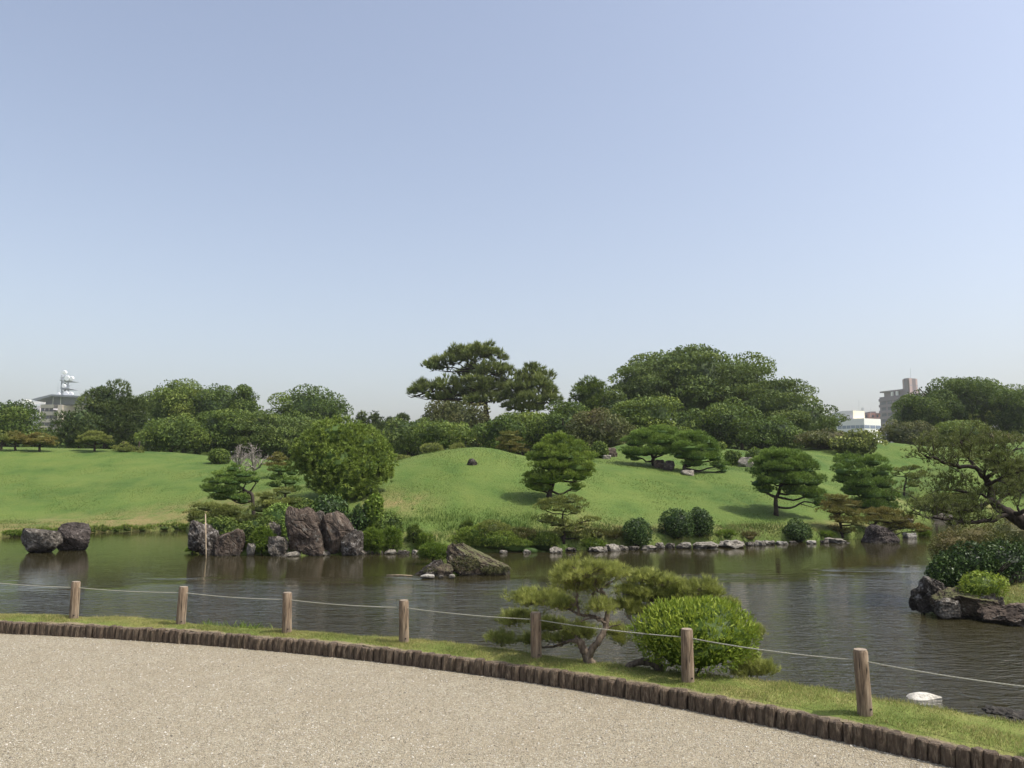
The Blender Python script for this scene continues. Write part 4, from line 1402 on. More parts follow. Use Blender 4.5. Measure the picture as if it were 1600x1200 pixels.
bush('leafy_shrub', 'dense dark green undergrowth between the speckled egg boulder and the propped pine', 'shrub', 402, 806, 858, 62, 21.3, 'camphor', (.07, .035), 3000, 301, depth=.5, lump=.25)
bush('leafy_shrub', 'olive undergrowth on the slope above the rounded grey boulder', 'shrub', 432, 786, 840, 56, 21.9, 'pine', (.07, .03), 2600, 302, depth=.5, lump=.25)
bush('leafy_shrub', 'dark undergrowth behind the broad grey brown boulder under the umbrella pine', 'shrub', 345, 806, 850, 70, 21.3, 'camphor', (.07, .035), 2600, 303, depth=.4, lump=.2)
bush('leafy_shrub', 'shadowed undergrowth left of the trunk of the big round tuft tree', 'shrub', 470, 778, 815, 60, 22.6, 'camphor', (.07, .035), 2200, 304, depth=.5, lump=.25)
bush('leafy_shrub', 'grassy green tuft between the pale upright stone and the rounded grey boulder', 'shrub', 411, 826, 866, 40, 20.25, 'weed', (.08, .018), 900, 305, None, 'needle', 6, depth=.6, lump=.3)
bush('leafy_shrub', 'green growth wrapping the right foot of the knobbly boulder', 'shrub', 580, 826, 864, 40, 20.2, 'weed', (.09, .018), 1100, 306, None, 'needle', 6, depth=.6, lump=.3)
bush('leafy_shrub', 'low olive shrub draped over the top of the dark boulder slab', 'shrub', 500, 786, 812, 44, 21.0, 'pine', (.07, .03), 1400, 307, depth=.5, lump=.3)
bush('leafy_shrub', 'tangle of dark leaves on the slope right of the light green shrub', 'shrub', 612, 800, 835, 36, 21.6, 'camphor', (.07, .03), 900, 308, depth=.6, lump=.35)
# broad leaved shrub and weeds right of boulders
bush('leafy_shrub', 'large leaved light green shrub growing right of the tall boulders', 'shrub', 582, 770, 828, 36, 22, 'weed', (.13, .065), 620, 59, clumps=[(0, 0, 0, .8, .9), (.25, 0, .25, .6, .5), (-.4, .1, -.1, .6, .6)])
bush('leafy_shrub', 'dark shrub in the shadow between the big boulders and the light green shrub', 'shrub', 562, 788, 832, 34, 22.3, 'camellia', (.09, .05), 900, 60)
bush('leafy_shrub', 'dark ivy like shrub in the shade behind the tallest boulder', 'shrub', 515, 775, 815, 60, 23, 'camellia', (.08, .05), 1600, 61)
# junipers and spreading shrubs at the shore
bush('spreading_juniper', 'low spreading light green juniper on the shore behind the mossy islet', 'shrub', 768, 818, 864, 138, 19.6, 'pine_bright', (.06, .013), 2600, 62, None, 'needle', 7, depth=.35,
     clumps=[(-.30, 0, .15, .45, .62), (.1, -.1, -.02, .50, .55), (.55, -.1, -.18, .40, .42), (-.6, 0, -.08, .35, .5), (.85, -.2, -.32, .22, .25)])
bush('spreading_juniper', 'feathery dark green shrub above the spreading juniper', 'shrub', 772, 816, 845, 60, 21, 'pine_olive', (.06, .012), 1500, 63, None, 'needle', 7, depth=.5)
bush('spreading_juniper', 'yellowish tuft of juniper trailing behind the left end of the mossy islet', 'shrub', 680, 850, 872, 50, 18.0, 'weed', (.05, .014), 1200, 64, None, 'needle', 6, depth=.5, bz=WL)
bush('shore_fern', 'small green clump of ferns at the waterline under the forked cloud pine', 'shrub', 925, 842, 862, 44, 20.6, 'weed', (.08, .015), 600, 65, None, 'needle', 6, depth=.5)
bush('shore_fern', 'dark green clump left of the forked cloud pine at the waterline', 'shrub', 850, 832, 862, 46, 20.6, 'camphor', (.07, .02), 900, 66, None, 'needle', 6, depth=.5)
# rusty spreading pines right bank
pine('spreading_pine', 'rust tinged spreading pine at the right end of the stone shore', 'pine tree', 25, (1315, 838),
     [(1314, 825, 0), (1312, 808, 0), (1310, 795, 0)],
     [(1308, 779, 0, 20, 6), (1296, 788, 0, 18, 6), (1326, 789, 0, 20, 6), (1304, 798, -.2, 24, 7), (1332, 802, 0, 18, 7), (1318, 813, -.2, 24, 7), (1340, 818, -.1, 16, 6), (1305, 826, 0, 12, 6), (1322, 830, 0, 16, 5)],
     'pine_rust', dens=420, L=.065, Wd=.012, tr=.06, seed=71, group=GP, twig=5, corek=.6)
pine('spreading_pine', 'long low rust tinged pine trailing right over the dark triangular rock', 'pine tree', 24.4, (1362, 838),
     [(1364, 826, 0), (1372, 814, 0), (1385, 806, 0)],
     [(1365, 802, 0, 20, 6), (1388, 802, 0, 24, 8), (1352, 812, 0, 16, 6), (1376, 812, -.2, 24, 6), (1406, 812, 0, 22, 8), (1422, 822, 0, 18, 6), (1438, 828, 0, 14, 5), (1398, 822, .2, 20, 5)],
     'pine_rust', dens=420, L=.065, Wd=.012, tr=.06, seed=72, group=GP, twig=5, corek=.6)
pine('pruned_pine', 'dark pine with layered pads behind the leaning pine at the right edge', 'pine tree', 36, (1590, 770),
     [(1590, 760, 0), (1592, 745, 0)],
     [(1592, 733, 0, 18, 6), (1604, 742, 0, 20, 8), (1580, 745, 0, 14, 6), (1590, 756, 0, 26, 8)],
     'pine_olive', dens=300, L=.1, Wd=.02, tr=.07, seed=73, group=GP)
pine('pruned_pine', 'shadowy low pine beside the first right mound behind the leaning pine', 'pine tree', 33, (1462, 800),
     [(1462, 785, 0), (1464, 772, 0)],
     [(1440, 786, 0, 22, 8), (1466, 782, 0, 24, 8), (1490, 788, 0, 20, 7), (1432, 798, 0, 16, 6), (1500, 776, 0, 22, 6)],
     'pine_olive', dens=320, L=.09, Wd=.018, tr=.07, seed=74, group=GP)

# leaning hero pine on the right peninsula
YR = 12.6
s = ppm(YR)
rng = np.random.default_rng(80)
rt = at(1665, 880, YR)
rt.z = ground(rt.x, rt.y)
e = empty('leaning_pine', rt, 'leaning open crowned pine with dark crooked limbs reaching in from the right edge', 'pine tree')
mb = MB()
tp = smooth_path([tuple(at(*p)) for p in [(1668, 885, YR), (1650, 850, YR), (1625, 832, YR), (1600, 817, YR), (1575, 802, YR), (1558, 790, YR), (1549, 778, YR + .1), (1544, 757, YR + .1), (1536, 742, YR + .05), (1524, 730, YR)]], 4, .008, rng)
tr_ = np.interp(np.linspace(0, 1, len(tp)), [0, .3, .5, .65, .8, 1], [.125, .105, .078, .058, .048, .032])
mb.tube([p[:3] for p in tp], list(tr_), 10, True, .12, rng)
build('trunk', mb, M['bark'], e, rt, True)


def limb(path, r0, r1, name='branch', parent=e, root=rt, mat='bark', sub=0, seed=1, foliage=None, subL=.35, subup=.5, Yb=YR, fol=None):
    rg = np.random.default_rng(seed)
    P = smooth_path([tuple(at(p[0], p[1], Yb + (p[2] if len(p) > 2 else 0))) for p in path], 4, r0 * .35, rg)
    mb = MB().tube([p[:3] for p in P], [lerp(r0, r1, i / (len(P) - 1)) for i in range(len(P))], 7, True, .1, rg)
    tips = []
    for q in range(sub):
        k = int(rg.integers(len(P) // 4, len(P)))
        p = np.array(P[k][:3])
        d = nrm(rg.normal(0, 1, 3) * [1, .9, .35] + [0, 0, subup])
        L_ = subL * rg.uniform(.5, 1.2)
        pts = [p]
        for i in range(4):
            d = nrm(d + rg.normal(0, .35, 3) + [0, 0, .06])
            pts.append(pts[-1] + d * L_ / 4)
        rr = lerp(r0, r1, k / len(P)) * .42
        mb.tube(pts, [rr, rr * .8, rr * .6, rr * .45, rr * .3], 5, False)
        tips += pts[2:]
        for _ in range(3):
            st = pts[int(rg.integers(1, 5))]
            dd = nrm(d + rg.normal(0, .7, 3))
            m1 = st + dd * L_ * .25
            m2 = m1 + nrm(dd + rg.normal(0, .4, 3) + [0, 0, .3]) * L_ * .25
            mb.tube([st, m1, m2], [rr * .4, rr * .3, rr * .18], 4, False)
            tips += [m1, m2]
    build(name, mb, M[mat], parent, root, True)
    return np.array(tips) if tips else None


def sprays(tips, g, rg, per, spreadr, L, Wd, k, tone=.5):
    """needle tufts gathered round twig tips"""
    P = np.repeat(tips, per, 0) + rg.normal(0, 1, (len(tips) * per, 3)) * [spreadr, spreadr, spreadr * .45] + [0, 0, spreadr * .3]
    D = nrm(np.array([0, 0, .8]) + rg.normal(0, .4, P.shape))
    tufts(g, P, D, L, Wd, k, .5, rg, tone + rg.normal(0, .12, len(P)))


limbs = [
    ([(1524, 730), (1500, 728), (1480, 724), (1462, 717), (1445, 712)], .042, .018, 26),
    ([(1524, 730), (1512, 715, .1), (1505, 700, .2), (1498, 685, .2)], .036, .014, 20),
    ([(1541, 748), (1556, 734, -.1), (1566, 722, -.1), (1578, 710, -.1), (1590, 700, -.1)], .04, .015, 26),
    ([(1544, 757), (1560, 750, -.2), (1580, 741, -.2), (1600, 735, -.2)], .036, .014, 20),
    ([(1536, 742), (1545, 720, .3), (1550, 700, .4), (1552, 685, .4)], .034, .014, 22),
    ([(1549, 780), (1530, 793, -.1), (1505, 801, -.2), (1480, 800, -.2), (1455, 790, -.2), (1432, 781, -.2)], .045, .016, 30),
    ([(1575, 803), (1550, 812, -.2), (1520, 816, -.3), (1485, 812, -.3), (1450, 808, -.3), (1430, 803, -.3)], .045, .016, 24),
    ([(1558, 790), (1540, 775, .3), (1515, 770, .4), (1485, 766, .5), (1460, 768, .5)], .036, .014, 26),
    ([(1558, 790), (1570, 775, .3), (1585, 770, .4), (1605, 768, .4)], .034, .014, 20),
    ([(1580, 805), (1600, 798, -.2), (1625, 795, -.2)], .05, .03, 8),
]
for i, (pth, r0, r1, sb) in enumerate(limbs):
    tips = limb(pth, r0 * .8, r1 * .8, sub=sb, seed=800 + i, subL=.36, subup=.55 if i not in (6,) else .45)
    g = Geo()
    rg = np.random.default_rng(850 + i)
    tips = tips[rg.uniform(0, 1, len(tips)) < .42]
    sprays(tips, g, rg, 4, .05, .07, .0085, 9)
    link('foliage_pad', g.mesh('foliage_pad', rt), M['pine_lean'], e)

# shrubs on the right peninsula
bush('azalea_bush', 'broad olive brown mottled shrub beneath the leaning pine', 'bush', 1540, 812, 880, 190, 13.6, 'azalea', (.045, .022), 6000, 81, None, 'leaf', depth=.6, lump=.16,
     clumps=[(-.5, -.1, -.1, .45, .75), (-.1, 0, .0, .6, .9), (.45, 0, .06, .6, 1.0)])
bush('camellia_bush', 'wide dark glossy shrub hanging over the right rocks', 'bush', 1540, 848, 922, 210, 12.3, 'camellia', (.05, .025), 7500, 82, None, 'leaf', depth=.4, lump=.16,
     clumps=[(-.66, -.2, -.1, .30, .62), (-.3, -.1, .06, .48, .85), (.25, 0, .1, .62, .95), (.75, 0, .05, .5, .95)])
bush('bright_shrub', 'small yellow green shrub growing between the right rocks', 'bush', 1534, 894, 936, 72, 11.6, 'bright_bush', (.040, .016), 2600, 83, None, 'leaf', depth=.7)
bush('camellia_bush', 'dark shaded shrub at the right frame edge beside the square rock', 'bush', 1610, 860, 935, 70, 12.4, 'camellia', (.05, .025), 2200, 84)
# ------------------------------------------------------------------ rocks
def rock(label, px, top, bot, w, Y, mat, seed=1, cuts=7, boxy=.75, depth=.8, name='rock', cat='rock', group=None, lean=0, sub=5, rough=.065, parent=None, sink=.12, peak=None, taper=0, prof=None, dz=0):
    rg = np.random.default_rng(seed)
    if Y > 26: Y = stand(px, bot, Y)
    s = ppm(Y)
    c0 = at(px, bot, Y)
    ct = at(px, top, Y)
    H_ = ct.z - c0.z + sink
    import bmesh
    bm = bmesh.new()
    bmesh.ops.create_icosphere(bm, subdivisions=sub, radius=1.0)
    V = np.array([v.co[:] for v in bm.verts])
    V = nrm(V)
    # boxier
    p_ = 2 + boxy * 4
    V = V / (np.abs(V) ** p_).sum(1, keepdims=True) ** (1 / p_)
    for _ in range(cuts):
        d = nrm(rg.normal(0, 1, 3) * [1, 1, .8])
        h = rg.uniform(.62, .92)
        k = V @ d - h
        V = V - np.where(k > 0, k, 0)[:, None] * d * .96
    rdg = lambda f, k: 1 - 2.2 * np.abs(vnoise(V, f, seed + k))
    V = V * (1 + rough * vnoise(V, 2.3, seed) + rough * .45 * rdg(3.1, 1) + rough * .30 * rdg(7.5, 2) + rough * .22 * vnoise(V, 16, seed + 3) + rough * .12 * vnoise(V, 34, seed + 4))[:, None]
    lo, hi = V.min(0), V.max(0)
    V = (V - (lo + hi) / 2) / ((hi - lo) / 2)
    if peak is not None:
        t = np.clip((V[:, 2] + 1) / 2, 0, 1)
        V[:, 0] = V[:, 0] * (1 - .55 * t ** 1.2) + peak * t
    V[:, 0] *= 1 - taper * np.clip((V[:, 2] + 1) / 2, 0, 1)
    V[:, 1] *= 1 - taper * .8 * np.clip((V[:, 2] + 1) / 2, 0, 1)
    V[:, 0] += lean * (V[:, 2] + 1) * .5
    sc = np.array([w * s * .5, w * s * .5 * depth, H_ * .5])
    V = V * sc
    if prof:
        t = np.clip((V[:, 2] / sc[2] + 1) / 2, 0, 1)
        ts = [q[0] for q in prof]
        xl = np.interp(t, ts, [at(q[1], bot, Y).x - c0.x for q in prof])
        xr = np.interp(t, ts, [at(q[2], bot, Y).x - c0.x for q in prof])
        u = V[:, 0] / (w * s * .5)
        wid = (xr - xl) / (w * s)
        V[:, 1] *= .35 + .65 * wid
        V[:, 0] = (xl + xr) / 2 + u * (xr - xl) / 2
    for v, q in zip(bm.verts, V): v.co = Vector(q)
    me = bpy.data.meshes.new(name)
    bm.to_mesh(me)
    bm.free()
    o = link(name, me, M[mat])
    o.location = (c0.x, Y, c0.z - sink + H_ * .5)
    tag(o, label, cat, group)
    return o


rock('weathered tan and grey boulder in the water, left one of the isolated pair', 65, 825, 863, 70, 20.6, 'rock_grey', 1, 8, .8, .6, lean=-.05)
rock('purplish brown boulder joined to the tan boulder in the left water', 115, 816, 857, 54, 21.1, 'rock_purple', 2, 6, .5, .7)
rock('dark speckled boulder under the propped umbrella pine, at the left tip of the bank', 317, 812, 866, 44, 19.95, 'rock_dark', 3, 8, .9, .8)
rock('broad grey brown boulder right of the dark speckled boulder', 357, 826, 866, 46, 19.9, 'rock_brown', 4, 8, .9, .7, lean=.06)
rock('small pale upright stone at the waterline between the boulder groups', 393, 848, 866, 15, 19.8, 'rock_pale', 5, 6, .6)
rock('egg shaped lichen speckled boulder left of the tallest boulder', 424, 814, 852, 28, 20.25, 'rock_grey', 6, 4, .4)
rock('rounded grey boulder at the water left of the tallest boulder', 432, 837, 868, 34, 19.8, 'rock_grey', 7, 6, .5)
rock('tallest reddish brown boulder with a vertical ridge, in the middle of the group', 473, 790, 867, 74, 20.05, 'rock_brown', 8, 3, 1.2, .62, prof=[(0, 428, 514), (.45, 438, 510), (.78, 444, 498), (1, 447, 484)])
rock('dark grey boulder slab wedged behind the two tall boulders', 489, 797, 864, 36, 20.35, 'rock_dark', 9, 7, .8, .6)
rock('tall brown boulder with a rounded shoulder, right of the tallest boulder', 522, 798, 866, 66, 20.05, 'rock_brown', 10, 3, 1.0, .62, prof=[(0, 488, 562), (.5, 496, 556), (.78, 500, 546), (1, 505, 532)])
rock('knobbly dark grey boulder at the right foot of the tall boulders', 550, 827, 866, 34, 19.85, 'rock_dark', 11, 6, .4)
# shore stones
SS = [  # px, top, bot, w, mat, label
    (455, 861, 869, 34, 'rock_pale', 'long flat pale stone at the foot of the tallest boulder'),
    (478, 857, 868, 20, 'rock_grey', 'rounded stone right of the long flat pale stone'),
    (410, 856, 866, 12, 'rock_grey', 'small grey stone right of the pale upright stone'),
    (376, 857, 866, 10, 'rock_pale', 'tiny tan stone between the broad boulder and the pale upright stone'),
    (508, 859, 868, 22, 'rock_pale', 'low pale stone at the foot of the brown boulder with the rounded shoulder'),
    (563, 856, 867, 20, 'rock_grey', 'mossy low stone right of the knobbly boulder'),
    (578, 859, 866, 13, 'rock_pale', 'first square edging stone right of the knobbly boulder'),
    (593, 859, 866, 14, 'rock_grey', 'second square edging stone, darker than its left neighbour'),
    (610, 858, 866, 18, 'rock_pale', 'third edging stone, longest before the islet'),
    (631, 859, 866, 19, 'rock_grey', 'fourth edging stone left of the mossy islet'),
    (650, 859, 866, 14, 'rock_pale', 'last edging stone before the mossy islet hides the shore'),
    (786, 859, 865, 13, 'rock_pale', 'small white stone under the left of the spreading juniper'),
    (824, 859, 865, 12, 'rock_pale', 'small white stone at the right tip of the spreading juniper'),
    (869, 854, 864, 20, 'rock_pale', 'rounded white stone standing alone below the forked cloud pine'),
    (892, 855, 862, 18, 'rock_grey', 'dull stone right of the lone rounded white stone'),
    (906, 847, 855, 9, 'rock_pale', 'small stone lifted on the bank above the fern clump'),
    (934, 853, 862, 30, 'rock_pale', 'flat wedge shaped white slab right of the fern clump'),
    (958, 850, 861, 22, 'rock_pale', 'block shaped white stone right of the wedge slab'),
    (975, 852, 860, 16, 'rock_pale', 'rounded end stone right of the block shaped white stone'),
    (990, 853, 860, 16, 'rock_grey', 'dull grey stone below the single dark bush'),
    (1014, 852, 859, 28, 'rock_pale', 'long low white stone right of the single dark bush'),
    (1031, 847, 857, 15, 'rock_pale', 'upright pale stone left below the twin bushes'),
    (1047, 848, 857, 15, 'rock_grey', 'brownish stone under the left twin bush'),
    (1068, 847, 857, 24, 'rock_pale', 'pale stone with a peaked top under the twin bushes'),
    (1103, 846, 857, 40, 'rock_pale', 'long thick slab right of the twin bushes'),
    (1144, 844, 856, 40, 'rock_pale', 'broad pale slab, middle of the right shore row'),
    (1172, 846, 853, 14, 'rock_grey', 'small wedge stone after the broad pale slab'),
    (1186, 844, 853, 17, 'rock_pale', 'pale knobbed stone left of the round headed pine shadow'),
    (1201, 844, 851, 18, 'rock_pale', 'flat pale stone in the shadow row'),
    (1223, 845, 851, 18, 'rock_white_far', 'bright white flat stone left of the shaded dark bush'),
    (1240, 845, 849, 12, 'rock_grey', 'small dull stone under the shaded dark bush'),
    (1268, 844, 850, 15, 'rock_white_far', 'bright white stone right of the shaded dark bush'),
    (1288, 843, 849, 12, 'rock_grey', 'small brown stone left of the last long slab'),
    (1308, 840, 848, 34, 'rock_pale', 'last long pale slab of the right shore row'),
    (1421, 832, 841, 19, 'rock_white_far', 'white stone in the water right of the dark triangular rock'),
]
for i, (px, t, b, w, m_, lab) in enumerate(SS):
    Ys = onz(px, b, WL)[1] + .12
    rock(lab, px, t, b, w * 1.05, Ys, m_, 200 + i, 6, .8, 1.0, 'shore_stone', 'stone', 'stones edging the far shore', sub=4, rough=.11, sink=.08)
rock('dark triangular rock at the water under the trailing rusty pine', 1377, 820, 846, 60, 23.4, 'rock_purple', 30, 6, .8, .6, peak=-.1)
rock('dark stone lying alone near the top of the central mound', 738, 716, 727, 17, 28.3, 'rock_purple', 31, 5, .5, sub=3)
rock('brown stone under the left twin pine, left of two', 1030, 718, 731, 17, 31.8, 'rock_brown', 32, 5, .7, sub=3)
rock('reddish dark stone under the left twin pine, right of two', 1045, 719, 734, 19, 31.4, 'rock_purple', 33, 5, .7, sub=3)
rock('flat tan stone on the lawn below the right twin pine', 1075, 734, 741, 21, 30.4, 'rock_pale', 34, 5, .8, sub=3)
rock('pinkish pale boulder between two clipped shrubs on the upper lawn', 1165, 714, 729, 25, 35, 'rock_pale', 35, 6, .7, sub=3)
rock('dark stone half hidden left of the twin pines', 955, 699, 714, 20, 35.5, 'rock_brown', 36, 5, .7, sub=3)
rock('small pale stone at the crest left of the twin pines', 948, 711, 717, 14, 34.5, 'rock_pale', 37, 5, .7, sub=3)
rock('small pale stone on the crest between the bushy pine and the low grey tree', 1347, 712, 718, 14, 40, 'rock_pale', 38, 5, .7, sub=3)
rock('grey stone on the far right shore under the leaning pine boughs', 1468, 802, 815, 40, 33.2, 'rock_grey', 39, 6, .8, sub=3)
rock('second grey stone on the far right shore, further left', 1418, 806, 815, 18, 33.6, 'rock_pale', 40, 6, .8, sub=3)
rock('grey flat stone on the far shore at the right frame edge', 1590, 800, 813, 44, 33, 'rock_grey', 41, 6, .8, sub=3)
# mossy islet
rock('big shaggy brown islet rock, tall at left and sloping down to the right', 748, 848, 898, 106, 16.45, 'rock_moss', 50, 6, .8, .5, rough=.09, prof=[(0, 694, 802), (.35, 694, 798), (.62, 696, 772), (.85, 697, 740), (1, 700, 724)])
rock('dark low rock at the left end of the islet', 668, 874, 899, 58, 16.3, 'rock_dark', 52, 6, .7, .6, sub=4, rough=.10, prof=[(0, 640, 700), (.4, 648, 700), (.75, 664, 698), (1, 678, 694)])
rock('rounded brown rock in the notch between the islet rocks', 694, 880, 899, 30, 16.1, 'rock_moss', 53, 5, .4, .7)
rock('bright white oval stone at the waterline of the islet', 668, 897, 901, 22, 15.65, 'rock_white_far', 54, 3, .3, .6, sub=3, rough=.03, sink=.04)
rock('tiny white stone between the islet pebbles', 689, 898.5, 901, 8, 15.65, 'rock_pale', 55, 3, .3, .6, sub=3, rough=.03, sink=.04)
rock('small pale stone right of the bright oval stone on the islet', 706, 897, 901, 10, 15.65, 'rock_pale', 56, 3, .3, .6, sub=3, rough=.03, sink=.04)
# shaggy dry growth on the islet rock
rng = np.random.default_rng(55)
g = Geo()
for (cxx, cyy, w, h, n) in ((728, 880, 50, 28, 420), (772, 889, 50, 12, 320), (676, 890, 30, 10, 50)):
    P = []
    for _ in range(n):
        u = rng.uniform(-1, 1)
        v = rng.uniform(-1, 1)
        if u * u + v * v > 1: continue
        P.append(at(cxx + u * w * .5, cyy + v * h * .5, 16.5 - .62 * math.sqrt(max(0, 1 - u * u * .8 - v * v * .8)) + .06)[:])
    P = np.array(P)
    D = nrm(np.array([0, -.4, -.15]) + rng.normal(0, .45, P.shape))
    tufts(g, P, D, .075, .014, 3, .4, rng, rng.normal(.5, .2, len(P)))
tag(link('islet_growth', g.mesh('islet_growth'), M['moss']), 'dry shaggy grass growing over the islet rocks', 'grass', kind='stuff')
# right peninsula rocks
rock('dark jagged rock at the left tip of the right peninsula', 1449, 899, 945, 46, 11.9, 'rock_dark', 60, 8, .7, .8, sub=5, rough=.085)
rock('dark rock wedge joining the jagged rock to the mossy boulder', 1480, 908, 940, 46, 12.1, 'rock_dark', 61, 7, .7, .8, sub=4, rough=.08)
rock('large mossy brown boulder at the water in front of the dark glossy shrub', 1508, 917, 958, 92, 11.6, 'rock_moss', 62, 8, .6, .7, sub=5, rough=.085)
rock('broken grey stone at the foot of the mossy boulder', 1482, 934, 953, 36, 11.45, 'rock_grey', 63, 8, .8, .6, sub=4, rough=.1)
rock('pinkish layered rock at the right frame edge on the water', 1590, 942, 972, 96, 11.1, 'rock_brown', 64, 8, .8, .7, sub=5, rough=.08)
rock('square shaded grey rock under the dark shrub at the right edge', 1592, 890, 922, 62, 12.2, 'rock_dark', 65, 7, .95, .6, sub=4)
rock('dark boulder in the shade right of the mossy boulder', 1545, 925, 962, 40, 11.5, 'rock_dark', 66, 7, .7, .7, sub=4, rough=.08)
# near white stone + mud
p = onz(1448, 1094, WL)
o = rock('flat white smooth stone just above the water near the right bank', 1448, 1082, 1094, 62, p.y + .08, 'rock_white', 70, 2, .35, .5, name='white_stone', cat='stone', sub=4, rough=.02, sink=.04, prof=[(0, 1413, 1484), (.5, 1416, 1478), (.8, 1422, 1462), (1, 1432, 1450)])
for i, (px, py, w, h, lab) in enumerate([(1560, 1118, 60, 12, 'dark wet mud lump at the water edge near the right frame edge'), (1592, 1126, 54, 14, 'second dark mud lump cut by the right frame edge'), (1530, 1108, 30, 6, 'smallest flat mud lump at the left end of the mud')]):
    p = onz(px, py, WL)
    rock(lab, px, py - h, py + 2, w, p.y + .1, 'mud', 75 + i, 5, .5, .9, name='mud_lump', cat='mud', sub=4, rough=.14, sink=.08)

# prop pole and floating stick
p0, p1 = at(322, 873, 19.2), at(321, 803, 19.75)
mb = MB().tube([p0, lerp(p0, p1, .5), p1], [.018, .017, .015], 8)
tag(build('prop_pole', mb, M['bamboo'], None, p0, True, p0), 'thin wooden pole rising from the water under the umbrella pine', 'pole')
a_, b_ = onz(604, 898.5, WL + .012), onz(644, 899.5, WL + .012)
mb = MB().tube([a_, lerp(a_, b_, .5) + Vector((0, .03, 0)), b_], [.008, .012, .010], 6)
tag(build('floating_stick', mb, M['bamboo'], None, a_, True, a_), 'thin pale stick floating on the water left of the islet', 'stick')

# ------------------------------------------------------------------ fence posts and rope
posts = [((-58, 962), (-52, 902), 'weathered round post standing just outside the left frame edge'),
         ((115, 968), (119, 909), 'leftmost sunlit wooden rope post in view'),
         ((282, 978), (287, 917), 'second wooden rope post from the left, with dark cracks near its top'),
         ((448, 990), (449, 926), 'third wooden rope post from the left, standing below the tall boulders'),
         ((631, 1005), (631, 938), 'middle wooden rope post below the left end of the islet'),
         ((838, 1031), (837, 957), 'wooden rope post in front of the near pine at the water'),
         ((1075, 1069), (1073, 983), 'wooden rope post in front of the bright green bush'),
         ((1352, 1119), (1344, 1015), 'rightmost and largest looking dark wooden rope post in view'),
         ((1700, 1188), (1684, 1062), 'round rope post standing just outside the right frame edge')]
rope_pts = []
ry = [906, 918, 926, 937, 949.5, 968, 996, 1032, 1082]
for i, (b, t, lab) in enumerate(posts):
    B = onz(b[0], b[1], BZ + .03)
    T = at(t[0], t[1], B.y)
    root = Vector((B.x, B.y, B.z))
    e = empty('fence_post', root, lab, 'fence post', 'rope posts along the log edging')
    rg = np.random.default_rng(300 + i)
    ax = T - B
    r = .046
    mb = MB()
    pts = [B - ax * .12, B + ax * .02, B + ax * .33, B + ax * .66, B + ax * .965, B + ax * 1.0]
    mb.tube(pts, [r * 1.03, r * 1.02, r, r * .99, r * .98, r * .90], 20, False, .025, rg)
    build('shaft', mb, M['post'], e, root, True)
    mb = MB()
    tp_ = B + ax * 1.0
    mb.tube([tp_ - ax.normalized() * .012, tp_ + ax.normalized() * .003], [r * .86, r * .84], 20, True)
    build('sawn_top', mb, M['post_top'], e, root)
    for q in range(3):                                   # drying cracks
        an = rg.uniform(-2.5, -.6)
        t0 = rg.uniform(.35, .9)
        t1 = t0 - rg.uniform(.12, .34)
        off = Vector((math.cos(an), math.sin(an), 0)) * (r * .985)
        c0_, c1_ = B + ax * t0 + off, B + ax * t1 + off + Vector((rg.uniform(-.004, .004), 0, 0))
        build('crack', MB().tube([c0_, lerp(c0_, c1_, .5) + Vector((rg.uniform(-.002, .002), 0, 0)), c1_], [.0008, .0026, .0006], 5), M['hole'], e, root)
    # bored hole low on the post
    hp = B + ax * .13 + Vector((.022, -r * .93, 0))
    mb = MB().tube([hp + Vector((0, -.003, 0)), hp + Vector((0, .012, 0))], [.0065, .0065], 8)
    build('bored_hole', mb, M['hole'], e, root)
    f_ = (t[1] and (ry[i] - t[1]) / (b[1] - t[1]))
    rope_pts.append(T + (B - T) * f_)
strand_pts = []
for i in range(len(rope_pts) - 1):
    a, b = rope_pts[i], rope_pts[i + 1]
    L_ = (b - a).length
    n = int(L_ / .011)
    for k in range(n):
        t = k / n
        p = lerp(a, b, t)
        p = Vector(p) - Vector((0, 0, .014 * 4 * t * (1 - t) * (1 if i not in (6, 7) else 1.3)))
        strand_pts.append(p)
strand_pts.append(rope_pts[-1])
mb = MB()
SR = .0023
for sidx in range(3):
    pts = []
    for k, p in enumerate(strand_pts):
        a = strand_pts[max(k - 1, 0)]
        b = strand_pts[min(k + 1, len(strand_pts) - 1)]
        t = (b - a).normalized()
        u = t.cross(Vector((0, 0, 1))).normalized()
        v = u.cross(t)
        an = k * .95 + sidx * 2.094
        pts.append(p + (u * math.cos(an) + v * math.sin(an)) * SR)
    mb.tube(pts, SR * 1.05, 5, True)
tag(build('rope', mb, M['rope'], None, rope_pts[3], True, rope_pts[3]), 'thin twisted grey rope strung through the row of wooden posts', 'rope')

